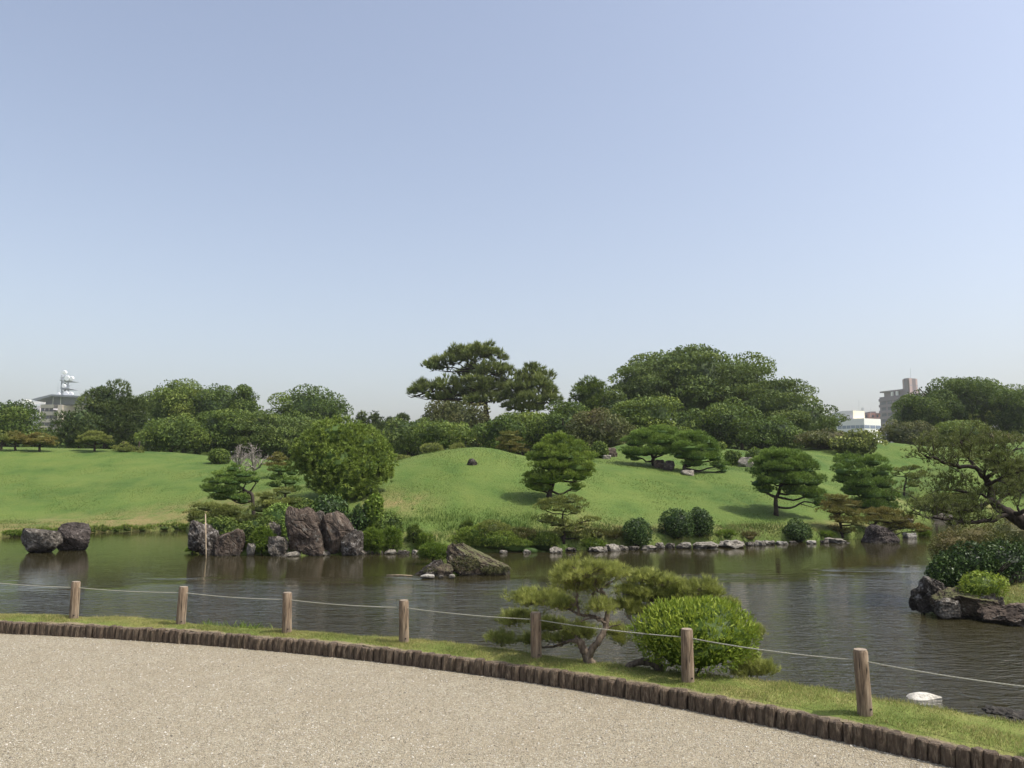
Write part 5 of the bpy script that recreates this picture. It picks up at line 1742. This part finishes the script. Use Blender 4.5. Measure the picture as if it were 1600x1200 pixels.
# ------------------------------------------------------------------ near bush and near pines
YN = 6.25
s = ppm(YN)
rng = np.random.default_rng(400)
b = onz(1082, 1056, BZ)
YN = b.y + .06
rt = Vector((b.x, YN, bank_z(b.x, YN)))
e = empty('bright_bush', rt, 'bright green rounded evergreen bush of upright glossy leaves on the near bank', 'bush')
g = Geo()
s = ppm(YN)
for (px, py, dy, rx, rz) in [(1086, 985, 0, 88, 43), (1045, 992, -.05, 54, 38), (1130, 998, 0, 54, 38), (1085, 1004, -.06, 78, 42), (1060, 965, 0, 45, 24), (1105, 962, .02, 50, 24)]:
    c = np.array(at(px, py, YN + dy))
    r = np.array([rx * s, rx * s * .85, rz * s])
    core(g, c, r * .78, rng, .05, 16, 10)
    n = int(rx * 23)
    U = unit(rng, n, -.85)
    P = c + U * r * np.clip(1 - rng.exponential(.07, n), .6, 1.04)[:, None] * (1 + .09 * vnoise(U, 3.3, int(px)) + .04 * vnoise(U, 8, 3))[:, None]
    Nn = nrm(U / r)
    d = nrm(Nn * .7 + [0, 0, .55] + rng.normal(0, .42, (n, 3)))
    w = nrm(np.cross(d, Nn + rng.normal(0, .5, (n, 3))))
    q = nrm(np.cross(w, d))
    l = .045 * rng.uniform(.55, 1.25, (n, 1))
    ww = .0070 * rng.uniform(.8, 1.25, (n, 1))
    t = .45 + rng.normal(0, .14, n) + .18 * (U[:, 2] > .3)
    cup = q * .003
    tipv = P + d * l - q * l * .12
    m1 = P + d * l * .42
    g.add(np.stack([P, m1 + w * ww + cup, tipv, m1], 1), t)
    g.add(np.stack([P, m1, tipv, m1 - w * ww + cup], 1), t + .04)
link('foliage', g.mesh('foliage', rt), M['bright_bush'], e)
mb = MB()
for q in range(11):
    an = rng.uniform(0, 6.28)
    rr = rng.uniform(.1, .36)
    en = Vector((rt.x + math.cos(an) * rr, rt.y + math.sin(an) * rr, rt.z + .2 + rng.uniform(0, .15)))
    mb.tube([(rt.x + math.cos(an) * .03, rt.y + math.sin(an) * .03, rt.z - .05), lerp(rt, en, .45) + Vector((0, 0, .02)), en], [.013, .010, .005], 6)
build('stem', mb, M['bark'], e, rt, True)

# near pine 1
b = onz(924, 1040, BZ + .02)
YP = b.y
rt = Vector((b.x, YP, bank_z(b.x, YP) - .02))
e = empty('near_pine', rt, 'small twisted pine with forked tan trunk standing on the near bank over the water', 'pine tree')
rng = np.random.default_rng(410)
mb = MB()
tk = smooth_path([tuple(at(*p)) for p in [(926, 1052, YP), (922, 1036, YP), (915, 1020, YP), (907, 1006, YP), (902, 998, YP)]], 4, .003, rng)
mb.tube([p[:3] for p in tk], list(np.linspace(.048, .028, len(tk))), 10, True, .13, rng)
fk = smooth_path([tuple(at(*p)) for p in [(918, 1028, YP), (930, 1008, YP - .03), (943, 990, YP - .03), (948, 970, YP), (950, 950, YP), (946, 932, YP), (938, 922, YP)]], 4, .003, rng)
mb.tube([p[:3] for p in fk], list(np.linspace(.032, .013, len(fk))), 8, True, .12, rng)
build('trunk', mb, M['bark_near'], e, rt, True)
NL = [  # path, r0, r1, subs
    ([(902, 998, 0), (885, 1004, .15), (868, 1010, .3), (850, 1012, .42)], .016, .007, 12),
    ([(904, 1000, 0), (892, 985, .15), (876, 982, .3), (858, 985, .4)], .013, .005, 10),
    ([(948, 972, 0), (930, 965, 0), (912, 962, 0), (895, 955, .15), (872, 945, .3), (850, 941, .4)], .017, .006, 14),
    ([(905, 962, 0), (902, 945, 0), (901, 925, 0), (897, 905, 0)], .013, .006, 12),
    ([(946, 932, 0), (930, 920, 0), (924, 905, 0), (926, 890, .02)], .012, .005, 14),
    ([(926, 945, .0), (928, 925, .0), (930, 908, 0), (938, 895, 0)], .013, .006, 12),
    ([(938, 922, 0), (950, 912, .05), (965, 905, .08)], .010, .005, 12),
    ([(948, 975, 0), (935, 968, -.05), (920, 966, -.08), (908, 972, -.1)], .012, .005, 6),
    ([(868, 945, .3), (848, 944, .4), (825, 942, .45), (808, 938, .5)], .010, .004, 14),
    ([(850, 1012, .42), (830, 1006, .5), (805, 1000, .6), (785, 1002, .6)], .008, .003, 8),
    ([(858, 985, .4), (838, 975, .5), (815, 970, .55), (800, 968, .6)], .008, .003, 10),
    ([(946, 985, 0), (958, 978, 0), (970, 975, 0)], .008, .004, 5),
    ([(950, 950, 0), (940, 944, -.08), (935, 940, -.12)], .008, .004, 8)]
for i, (pth, r0, r1, sb) in enumerate(NL):
    tips = limb(pth, r0, r1, 'branch', e, rt, 'bark_near', sb, 420 + i, subL=.085, subup=.7, Yb=YP)
npads = [(915, 893, 0, 46, 17, 0), (948, 895, .05, 30, 16, 0), (890, 905, .02, 24, 13, 0), (850, 938, .4, 40, 14, 0), (822, 935, .45, 26, 11, 0), (878, 946, .25, 28, 11, 0), (936, 948, -.08, 18, 11, 0), (905, 915, .12, 45, 12, 0),
         (812, 965, .55, 26, 9, 0), (798, 972, .6, 18, 8, 0), (858, 978, .4, 34, 10, 0), (905, 988, .15, 28, 11, 0), (880, 998, .3, 28, 9, 0), (782, 1000, .6, 24, 9, 0), (832, 1002, .5, 20, 8, 0), (962, 988, .05, 12, 7, 0)]


def near_pads(e, rt, YP, npads, seed, mat='pine_near'):
    rg = np.random.default_rng(seed)
    s = ppm(YP)
    for (px, py, dy, rx, rz, _) in npads:
        g = Geo()
        c = np.array(at(px, py, YP + dy))
        r = np.array([rx * s, rx * s * .8, rz * s])
        ns = int(10 + rx * rz * .078)
        U = unit(rg, ns, -.5)
        S_ = c + U * r * rg.uniform(.45, 1.0, (ns, 1)) * (1 + .2 * vnoise(U, 2.6, px))[:, None]
        m = int(9)
        U = np.repeat(U, m, 0)
        n = ns * m
        P = np.repeat(S_, m, 0) + rg.normal(0, .026, (n, 3)) * [1, 1, .6]
        D = nrm(U * .5 + [0, 0, .8] + rg.normal(0, .38, (n, 3)))
        tufts(g, P, D, .056, .0030, 16, .36, rg, .42 + np.repeat(rg.normal(0, .13, ns), m) + rg.normal(0, .08, n))
        mb = MB()
        for q in range(ns):
            mb.tube([c - [0, 0, r[2] * .5], lerp(c, S_[q], .55) - [0, 0, .012], S_[q]], [.0045, .003, .0015], 4, False)
        build('twig', mb, M['bark_near'], e, rt, True)
        pm = link('foliage_pad', g.mesh('foliage_pad', rt), M[mat], e)


near_pads(e, rt, YP, npads, 440)
# near pine 2 (low, behind the bush)
b = onz(965, 1044, BZ + .02)
YQ = b.y + .02
rt2 = Vector((at(1030, 1040, YQ).x, YQ, bank_z(at(1030, 1040, YQ).x, YQ) - .03))
e2 = empty('near_pine', rt2, 'low sprawling pine behind the bright bush with boughs hanging over the water', 'pine tree')
mb = MB()
tk = smooth_path([tuple(at(*p)) for p in [(1032, 1052, YQ), (1022, 1038, YQ), (1008, 1034, YQ), (992, 1036, YQ), (978, 1044, YQ)]], 4, .003, rng)
mb.tube([p[:3] for p in tk], list(np.linspace(.032, .024, len(tk))), 9, True, .12, rng)
tk = smooth_path([tuple(at(*p)) for p in [(1032, 1050, YQ), (1028, 1025, YQ + .2), (1022, 995, YQ + .35), (1020, 965, YQ + .42), (1025, 940, YQ + .45)]], 4, .003, rng)
mb.tube([p[:3] for p in tk], list(np.linspace(.034, .014, len(tk))), 9, True, .12, rng)
build('trunk', mb, M['bark_near'], e2, rt2, True)
for i, (pth, r0, r1, sb) in enumerate([
    ([(1020, 965, .42), (1005, 950, .42), (992, 935, .42), (985, 925, .42)], .012, .005, 12),
    ([(1025, 940, .45), (1045, 925, .45), (1070, 918, .45), (1095, 915, .45)], .012, .005, 14),
    ([(1025, 945, .45), (1060, 935, .4), (1090, 928, .4), (1118, 925, .4)], .011, .004, 12),
    ([(1040, 1040, 0), (1090, 1030, .2), (1130, 1035, .25), (1165, 1045, .22), (1200, 1052, .2)], .012, .004, 10),
    ([(1022, 995, .35), (1000, 985, .3), (985, 968, .3), (975, 958, .3)], .008, .003, 8)]):
    limb(pth, r0, r1, 'branch', e2, rt2, 'bark_near', sb, 460 + i, subL=.085, subup=.7, Yb=YQ)
near_pads(e2, rt2, YQ, [(1005, 905, .42, 30, 12, 0), (990, 925, .4, 26, 12, 0), (1038, 912, .45, 30, 13, 0), (1015, 935, .42, 30, 13, 0), (1060, 925, .45, 34, 14, 0), (1095, 918, .42, 28, 13, 0), (1112, 928, .4, 18, 10, 0), (1075, 940, .4, 28, 10, 0),
                        (1000, 955, .36, 22, 9, 0), (975, 945, .4, 22, 9, 0), (1175, 990, .3, 16, 12, 0), (1192, 1046, .2, 26, 10, 0), (1160, 1030, .22, 24, 12, 0), (1172, 1050, .2, 28, 8, 0), (970, 1000, .3, 12, 7, 0), (1140, 945, .35, 14, 6, 0)], 470)
# low second stump
b = onz(962, 1043, BZ + .03)
# ------------------------------------------------------------------ grass
def blades(name, P, L, Wd, mat, rg, lean=.35, tone=None):
    n = len(P)
    d = nrm(np.array([0, 0, 1.0]) + rg.normal(0, lean, (n, 3)) * [1, 1, .2])
    w = nrm(np.cross(d, rg.normal(0, 1, (n, 3)))) * (Wd * .5)
    l = (L * rg.uniform(.5, 1.3, n))[:, None] if np.isscalar(L) else (L * rg.uniform(.6, 1.3, n))[:, None]
    g = Geo()
    g.add(np.stack([P - w, P + w, P + d * l], 1), rg.uniform(0, 1, n) if tone is None else tone)
    return tag(link(name, g.mesh(name), M[mat]), kind='stuff')


rng = np.random.default_rng(600)
# near bank turf
n = 150000
bx = rng.uniform(-7, 4.2, n)
ye, yw = edge_y(bx) + .045, wat_y(bx) + .03
t = rng.uniform(0, 1, n)
by = lerp(ye, yw, t)
thin = (t > .10) | (rng.uniform(0, 1, n) < t * 6)
bx, by, t = bx[thin], by[thin], t[thin]
ye, yw = edge_y(bx) + .025, wat_y(bx)
tt = np.clip((by - ye) / (yw - ye), 0, 1)
bz = lerp(LOGZ - .012, BZ, tt) + .03 * np.sin(np.pi * tt) + .008 * np.sin(bx * 7 + by * 9) + .005 * np.sin(bx * 19 - by * 13) - .003
tuftiness = vnoise(np.stack([bx, by], 1), 5, 9)
Lb = .013 + .010 * np.clip(tuftiness + .3, 0, 1.5) + .012 * (t > .93)
o = blades('bank_grass', np.stack([bx, by, bz], 1), Lb, .0038, 'bank_blade', rng, .5)
o['label'] = 'short yellow green turf blades on the near bank'
# long tufts of water weed on the near bank edge
for i, (px, w, cnt, hh, lab) in enumerate([(320, 28, 90, .07, 'thin water grass tuft right of the second post'), (385, 34, 130, .10, 'taller water grass tuft between the second and third posts'), (228, 12, 30, .05, 'tiny grass tuft near the water left of the second post'), (505, 10, 25, .045, 'tiny grass tuft right of the third post')]):
    a = onz(px, 985, BZ)
    X0 = a.x
    xx = X0 + rng.normal(0, w * ppm(8) * .5, cnt)
    yy = wat_y(xx) + rng.uniform(-.02, .08, cnt)
    g = Geo()
    P = np.stack([xx, yy, np.full(cnt, .03)], 1)
    d = nrm(np.array([0, 0, 1.0]) + rng.normal(0, .35, (cnt, 3)))
    wv = nrm(np.cross(d, rng.normal(0, 1, (cnt, 3)))) * .003
    l = (.05 + hh * rng.uniform(.3, 1.1, cnt))[:, None]
    mid_ = P + d * l * .6
    tip_ = mid_ + nrm(d + rng.normal(0, .5, (cnt, 3)) * [1, 1, .3]) * l * .5
    g.add(np.stack([P - wv, P + wv, mid_ + wv, mid_ - wv], 1), rng.uniform(.3, .9, cnt))
    g.add(np.stack([mid_ - wv, mid_ + wv, tip_], 1), rng.uniform(.3, .9, cnt))
    a_ = Vector((X0, float(wat_y(X0)), .03))
    tag(link('water_grass', g.mesh('water_grass', a_), M['weed'], None, a_), lab, 'grass tuft')
# small tufts round the post feet
fp, fl = [], []
for (b, t_, _) in posts[1:8]:
    B = onz(b[0], b[1], BZ + .03)
    m_ = 420
    an = rng.uniform(0, 6.28, m_)
    rr = .05 + rng.exponential(.018, m_)
    fp.append(np.stack([B.x + np.cos(an) * rr, B.y + np.sin(an) * rr, np.full(m_, B.z - .012)], 1))
    fl.append(rng.uniform(.02, .045, m_))
o = blades('post_foot_grass', np.concatenate(fp), np.concatenate(fl), .004, 'bank_blade', rng, .45)
o['label'] = 'longer turf blades around the feet of the rope posts'

# lawn blades on the far slopes
def scatter(n, x0, x1, y0, y1, smin, smax, rg):
    P = np.stack([rg.uniform(x0, x1, n), rg.uniform(y0, y1, n)], 1)
    s = sdist(P, poly_far)
    ok = (s > smin) & (s < smax) & (np.abs(P[:, 0]) < P[:, 1] * .68)
    P = P[ok]
    h = np.concatenate([hgt(P[i:i + 20000]) for i in range(0, len(P), 20000)])
    return np.concatenate([P, h[:, None]], 1), s[ok]


P, s_ = scatter(420000, -28, 24, 19.5, 44, .15, 60, rng)
k_ = rng.uniform(0, 1, len(P)) < np.clip((45 - P[:, 1]) / 18, 0, 1)
P = P[k_]
o = blades('lawn_grass', P - [0, 0, .01], .045, .014, 'lawn_blade', rng, .7)
o['label'] = 'mown grass blades covering the lawn slopes'
P, s_ = scatter(260000, -17, 13, 19.3, 30, -.05, 2.6, rng)
left = P[:, 0] < -9.5
midz = (P[:, 0] > -4.3) & (P[:, 0] < 1.0)
wgt = np.where(midz, 1.0, np.where(left, .25, .45)) * np.clip(np.where(midz, 1.5 - s_ / 1.9, 1.3 - s_ / 1.3), 0, 1)
k = rng.uniform(0, 1, len(P)) < wgt
P, s_, midz = P[k], s_[k], midz[k]
Ls = np.where(midz, .135, .085) * np.clip(1.15 - s_ / np.where(midz, 3.0, 2.0), .3, 1) * (1 + .5 * vnoise(P[:, :2], 2.2, 5))
o = blades('shore_grass', P - [0, 0, .02], np.clip(Ls, .03, .36), .017, 'shore_blade', rng, .4)
o['label'] = 'longer shaggy grass along the far shore bank'
P, s_ = scatter(120000, -2.5, 13, 19.3, 27, -.05, .75, rng)
pn_ = vnoise(P[:, :2], 1.7, 12)
P = P[(rng.uniform(0, 1, len(P)) < np.clip(.5 + pn_, 0, 1))]
o = blades('dry_bank_grass', P - [0, 0, .02], .085, .015, 'azalea', rng, .5)
o['label'] = 'brownish dry growth hanging over the far bank above the shore stones'
# peninsula grass
P = np.stack([rng.uniform(5.3, 9.5, 26000), rng.uniform(10.4, 14, 26000)], 1)
s2 = sdist(P, poly_pen)
P = P[s2 > .02]
P = np.concatenate([P, hgt(P)[:, None]], 1)
o = blades('peninsula_grass', P, .05, .009, 'bank_blade', rng, .5)
o['label'] = 'yellowing grass on the right peninsula behind the rocks'

# weeds on the steep central bank: dark little plants one can tell apart
for i, (px, py, w, h, m_, lab) in enumerate([
    (648, 838, 22, 30, 'camphor', 'small dark weed clump on the bank left of the islet'), (728, 828, 22, 22, 'camphor', 'dark weed clump on the bank above the islet rock'),
    (812, 836, 44, 18, 'azalea', 'brownish weed patch left of the forked cloud pine'), (930, 836, 50, 14, 'azalea', 'brown bracken patch right of the forked cloud pine'),
    (612, 845, 26, 34, 'weed', 'bright green tall weed on the bank right of the boulders'), (664, 850, 24, 26, 'weed', 'bright grassy weed above the last edging stone'),
    (962, 838, 26, 14, 'azalea', 'reddish weed patch left of the single dark bush'), (1135, 838, 30, 14, 'weed', 'bright green weed patch above the thick slab right of the twin bushes'),
    (1170, 840, 34, 12, 'azalea', 'brownish weed patch above the small wedge stone'), (1290, 838, 26, 12, 'weed', 'bright weed patch near the last long slab'),
    (302, 862, 18, 14, 'weed', 'tuft of green weed at the left foot of the dark speckled boulder'), (1445, 835, 14, 8, 'weed', 'tiny weed patch at the end of the trailing pine')]):
    Yw = onz(px, 860, WL).y if py > 855 else 20.9 + (862 - py) * .05 + max(0, px - 900) * .006
    bush('weed_clump', lab, 'weed', px, py - h * .6, py + h * .4, w, Yw, m_, (.09, .018), 420, 700 + i, 'weed clumps on the far bank', 'needle', 5, depth=.6, lump=.3)
for i in range(16):
    px = 20 + i * 18 + rng.uniform(-4, 4)
    py = 838 - (px / 290) * 10
    Yw = onz(px, py, WL).y + .1
    bush('water_grass_clump', ['dark grass clump on the left lawn shore, counted %s from the left frame edge' % q for q in ('first', 'second', 'third', 'fourth', 'fifth', 'sixth', 'seventh', 'eighth', 'ninth', 'tenth', 'eleventh', 'twelfth', 'thirteenth', 'fourteenth', 'fifteenth', 'sixteenth')][i],
         'grass clump', px, py - rng.uniform(7, 11), py + 1, rng.uniform(16, 36), Yw, 'weed' if i % 3 == 0 else 'camphor_light', (.09, .016), 260, 740 + i, 'grass clumps on the left lawn shore', 'needle', 5, depth=.5, lump=.3)

# ------------------------------------------------------------------ buildings
def bx(mb, px0, px1, py0, py1, Y, d, dy=0):
    a, b = at(px0, py1, Y), at(px1, py0, Y)
    return mb.box(a.x, b.x, Y + dy, Y + dy + d, a.z, b.z)


# left office building with antenna tower
Y = 340
b0 = at(80, 735, Y)
root = Vector((b0.x, Y, 0))
e = empty('office_building', root, 'beige tiled office building with slanted grey roof behind the left trees', 'building')
build('wall', bx(MB(), 63, 84, 640, 734, Y + 4, 20), M['tile_beige'], e, root)
build('wall', bx(MB(), 84.3, 98, 632.5, 734, Y - 2, 24), M['tile_beige'], e, root)
build('wall', bx(MB(), 98.2, 150, 632, 734, Y + 6, 24), M['tile_beige'], e, root)
build('wall', bx(MB(), 38, 62.7, 634, 734, Y + 12, 18), M['wall_grey_and_shade'], e, root)
for j in range(6):
    t = 632 + j * 11.2
    build('balcony', bx(MB(), 63, 84, t, t + 5.2, Y, 4.0), M['tile_beige'], e, root)
    for k in range(3):
        build('window', bx(MB(), 64 + k * 6.6, 69.6 + k * 6.6, t + 5.5, t + 10.9, Y + 3.9, .3, -.15), M['window'], e, root)
    if j < 5:
        build('window', bx(MB(), 40, 61, t + 8, t + 11.6, Y + 11.7, .4), M['window'], e, root)
build('penthouse_wall', bx(MB(), 71, 140, 620, 631.8, Y + 3, 18), M['roof_grey'], e, root)
for px in (82.5, 94.5):
    build('column', bx(MB(), px - .6, px + .6, 618, 632.2, Y + .5, .4), M['wall_white'], e, root)
mb = MB()
for yy in (Y - 2, Y + 24):
    for (px, py) in ((53, 624.5), (84, 616.8), (145, 620), (145, 622.5), (84, 619.5), (60, 627)):
        q = at(px, py, Y)
        mb.v.append((q.x, yy, q.z))
mb.f = [(0, 1, 2, 3, 4, 5)[::-1], (6, 7, 8, 9, 10, 11)] + [(i, (i + 1) % 6, 6 + (i + 1) % 6, 6 + i) for i in range(6)]
build('roof', mb, M['roof_grey'], e, root)
build('terrace_rail', bx(MB(), 30, 70, 627.5, 631.2, Y + 14, .6), M['wall_white'], e, root)
build('rooftop_unit', bx(MB(), 33, 41, 624, 628.6, Y + 18, 4), M['wall_white'], e, root)

# antenna tower stands on the building: own thing
rt_ = at(103, 618, Y + 8)
e = empty('antenna_tower', rt_, 'grey lattice antenna tower with white dishes on the office building roof', 'antenna tower')
YT = Y + 8
mb = MB()
for px, dy in ((96.5, 0), (101.8, 4), (106.5, 0)):
    a, b = at(px, 620, YT + dy), at(px, 586, YT + dy)
    mb.tube([a, b], [.34, .30], 6)
for k in range(6):
    y0 = 618 - k * 5.4
    mb.tube([at(96.5, y0, YT), at(106.5, y0 - 5.4, YT)], [.14, .14], 4)
    mb.tube([at(106.5, y0, YT), at(96.5, y0 - 5.4, YT)], [.14, .14], 4)
build('lattice', mb, M['steel'], e, rt_)
for y0, w in ((594.5, 8.5), (607, 8)):
    mb = MB()
    bx(mb, 102 - w, 102 + w, y0 - .4, y0 + .6, YT - 2, 7)
    bx(mb, 102 - w, 102 + w, y0 - 5, y0 - 4.5, YT - 2, .2)
    bx(mb, 102 - w, 102 + w, y0 - 2.8, y0 - 2.4, YT - 2, .2)
    for k in range(7):
        bx(mb, 102 - w + k * w / 3.2, 102 - w + k * w / 3.2 + .4, y0 - 5, y0, YT - 2.3, .2)
    build('platform', mb, M['steel'], e, rt_)
for (px, py, r) in ((101, 582, 3.2), (105.2, 591, 4.3), (112, 591, 3.2), (100, 603.2, 3.2), (92, 616, 2.6), (104, 616, 4.4), (111, 615.5, 3.2)):
    c = at(px, py, YT - 3.5)
    R_ = r * ppm(YT)
    mb = MB().tube([c + Vector((0, -.5, 0)), c + Vector((0, -.3, 0)), c + Vector((0, .6, 0)), c + Vector((0, 1.4, 0))], [R_ * .82, R_, R_ * .96, R_ * .3], 18, True)
    o = build('dish', mb, M['dish'], e, rt_)
for px, t in ((96, 578), (108, 579), (90.5, 598)):
    mb = MB().tube([at(px, t + 14, YT - 1), at(px, t, YT - 1)], [.08, .05], 5)
    build('whip_antenna', mb, M['steel'], e, rt_)

# apartment block right
def quad_block(name, pts, z0, z1, mat, e, root):
    return build(name, MB().prism(pts, z0, z1), mat, e, root)


Y = 400
root = Vector((at(1395, 735, Y).x, Y, 0))
e = empty('apartment_block', root, 'tall shaded grey purple tiled apartment block with a sunlit pinkish stair tower at right', 'building')
A0, A1 = at(1374, 620, Y + 12), at(1416, 616, Y - 4)          # left facade running towards the viewer
zt = at(1374, 621, Y + 12).z
dirv = Vector((A1.x - A0.x, A1.y - A0.y, 0)).normalized()
nv = Vector((dirv.y, -dirv.x, 0))
if nv.y > 0: nv = -nv
LB = (Vector((A1.x, A1.y, 0)) - Vector((A0.x, A0.y, 0))).length


def seg(u0, u1, v0, v1):
    base = Vector((A0.x, A0.y, 0))
    return [tuple((base + dirv * u + nv * v)[:2]) for u, v in ((u0, v0), (u1, v0), (u1, v1), (u0, v1))]


def pr(name, u0, u1, v0, v1, z0, z1, mat):
    p = seg(u0, u1, v0, v1)
    ar = sum(p[i][0] * p[(i + 1) % 4][1] - p[(i + 1) % 4][0] * p[i][1] for i in range(4))
    if ar < 0: p = p[::-1]
    return quad_block(name, p, z0, z1, M[mat], e, root)


pr('wall', 0, LB + 10, -12, 0, 0, zt, 'tile_grey_and_shade')  # left facade's shade is part of this darker tile colour
fh = 3.02
for j in range(10):
    zf = zt - 1.0 - fh * j
    pr('balcony', .6, LB * .93, .02, 1.3, zf - 1.25, zf, 'tile_grey_and_shade')
    for k in range(4):
        u = 1.2 + k * LB * .235
        pr('window', u, u + LB * .17, .03, .12, zf - fh + .12, zf - 1.35, 'window')
pr('penthouse_wall', 2.4, LB, -9, -.8, zt + .01, zt + 2.2, 'tile_grey_and_shade')
pr('penthouse_roof', .9, LB, -10, .5, zt + 2.21, zt + 2.9, 'tile_grey_and_shade')
for u in (LB * .48, LB * .66):
    pr('rooftop_tank', u, u + 1.1, .0, .7, zt + .02, zt + 2.1, 'wall_white')
zt2 = at(1420, 591, Y - 6).z
pr('stair_tower_wall', LB + .05, LB + 2.4, -4, 1.2, 0, zt2, 'tile_grey_and_shade')
T0 = at(1419, 591, Y - 6)
T1 = at(1431.5, 591, Y - 2)
build('stair_tower_wall', MB().prism([(T0.x, T0.y - 1), (T1.x, T1.y - 1), (T1.x, T1.y + 6), (T0.x, T0.y + 6)], 0, zt2 + .02), M['tile_pink_lit'], e, root)  # sunlit side, painted in the lighter pinkish tile
mb = MB()
zz = at(1425, 602.5, Y - 4).z
build('groove', mb.prism([(T0.x, T0.y - 1.06), (T1.x + .06, T1.y - 1.06), (T1.x, T1.y - .9), (T0.x, T0.y - .9)], zz - .15, zz + .15), M['roof_grey'], e, root)
mb = MB().tube([at(1423, 591, Y), at(1422.5, 575, Y)], [.10, .05], 5)
build('aerial', mb, M['steel'], e, root)

# white low building
Y = 360
root = Vector((at(1345, 735, Y).x, Y, 0))
e = empty('white_building', root, 'low white and cream building left of the apartment block', 'building')
a0, a1, a2 = at(1308, 656, Y + 8), at(1350, 656, Y), at(1376, 656, Y + 6)
zt = at(1350, 653.5, Y).z
mb = MB().prism([tuple(a0[:2]), tuple(a1[:2]), (a1.x, a1.y + 25), (a0.x, a0.y + 25)], 0, zt)
build('wall', mb, M['wall_grey_and_shade'], e, root)  # white wall turned from the sun, its shade painted as grey
mb = MB().prism([(a1.x + .03, a1.y), tuple(a2[:2]), (a2.x, a2.y + 20), (a1.x + .03, a1.y + 20)], 0, zt)
build('wall', mb, M['wall_white'], e, root)
zb1, zb0 = at(1350, 664, Y).z, at(1350, 669, Y).z
for k in range(6):
    u0, u1 = k / 6 + .01, (k + 1) / 6 - .01
    p0, p1 = lerp(a0, a1, u0), lerp(a0, a1, u1)
    mb = MB().prism([(p0.x, p0.y - .15), (p1.x, p1.y - .15), (p1.x, p1.y + .2), (p0.x, p0.y + .2)], zb0, zb1)
    build('window', mb, M['blueglass'], e, root)
for k in range(3):
    u0, u1 = k / 3 + .02, (k + 1) / 3 - .02
    p0, p1 = lerp(a1, a2, u0), lerp(a1, a2, u1)
    mb = MB().prism([(p0.x, p0.y - .15), (p1.x, p1.y - .15), (p1.x, p1.y + .2), (p0.x, p0.y + .2)], zb0, zb1)
    build('window', mb, M['blueglass'], e, root)
c0, c1, c2 = at(1315, 650, Y + 9), at(1333, 650, Y + 5), at(1351, 650, Y + 9)
z2 = at(1333, 641.5, Y + 5).z
build('penthouse_wall', MB().prism([tuple(c0[:2]), tuple(c1[:2]), (c1.x, c1.y + 14), (c0.x, c0.y + 14)], zt + .01, z2), M['wall_grey_and_shade'], e, root)  # left face greyed too, shade painted into the wall colour
build('penthouse_wall', MB().prism([(c1.x + .03, c1.y), tuple(c2[:2]), (c2.x, c2.y + 12), (c1.x + .03, c1.y + 12)], zt + .01, z2), M['wall_cream'], e, root)
for px, t in ((1342, 625), (1360.5, 636)):
    mb = MB().tube([at(px, 652, Y + 10), at(px, t, Y + 10)], [.07, .04], 5)
    build('aerial', mb, M['steel'], e, root)
build('vent', bx(MB(), 1347.5, 1349.5, 637, 641.5, Y + 10, 1), M['steel'], e, root)
# red brick house between
Y = 420
root = Vector((at(1363, 735, Y).x, Y, 0))
e = empty('brick_house', root, 'small brick red apartment building squeezed between the white building and the tall block', 'building')
build('wall', bx(MB(), 1352, 1361, 646, 734, Y + 2, 14), M['tile_grey_and_shade'], e, root)
build('wall', bx(MB(), 1361.1, 1376, 645.5, 734, Y, 14), M['wall_red'], e, root)
build('penthouse_wall', bx(MB(), 1361, 1368.5, 643, 645.4, Y + 1, 8), M['tile_grey_and_shade'], e, root)
for px in (1363, 1370):
    build('window', bx(MB(), px, px + 2.3, 648, 652, Y - .2, .3), M['window'], e, root)
for px in (1353.5, 1357.5):
    build('window', bx(MB(), px, px + 2.4, 649, 651.5, Y + 1.8, .3), M['window'], e, root)
build('parapet', bx(MB(), 1369, 1376, 645.0, 645.9, Y - .3, 2), M['tile_beige'], e, root)
# white dome / vehicle roof below the white building
b = at(1360, 683, 150)

# ------------------------------------------------------------------ thin summer haze
hz_m = bpy.data.materials.new('haze_air')
hz_m.use_nodes = True
hz_m.node_tree.nodes.clear()
pv = hz_m.node_tree.nodes.new('ShaderNodeVolumePrincipled')
pv.inputs['Color'].default_value = (.97, .955, 1.0, 1)
pv.inputs['Density'].default_value = .0003
pv.inputs['Anisotropy'].default_value = .2
ho = hz_m.node_tree.nodes.new('ShaderNodeOutputMaterial')
hz_m.node_tree.links.new(pv.outputs[0], ho.inputs['Volume'])
tag(build('haze', MB().box(-950, 950, -120, 950, -2.2, 75), hz_m), kind='stuff')
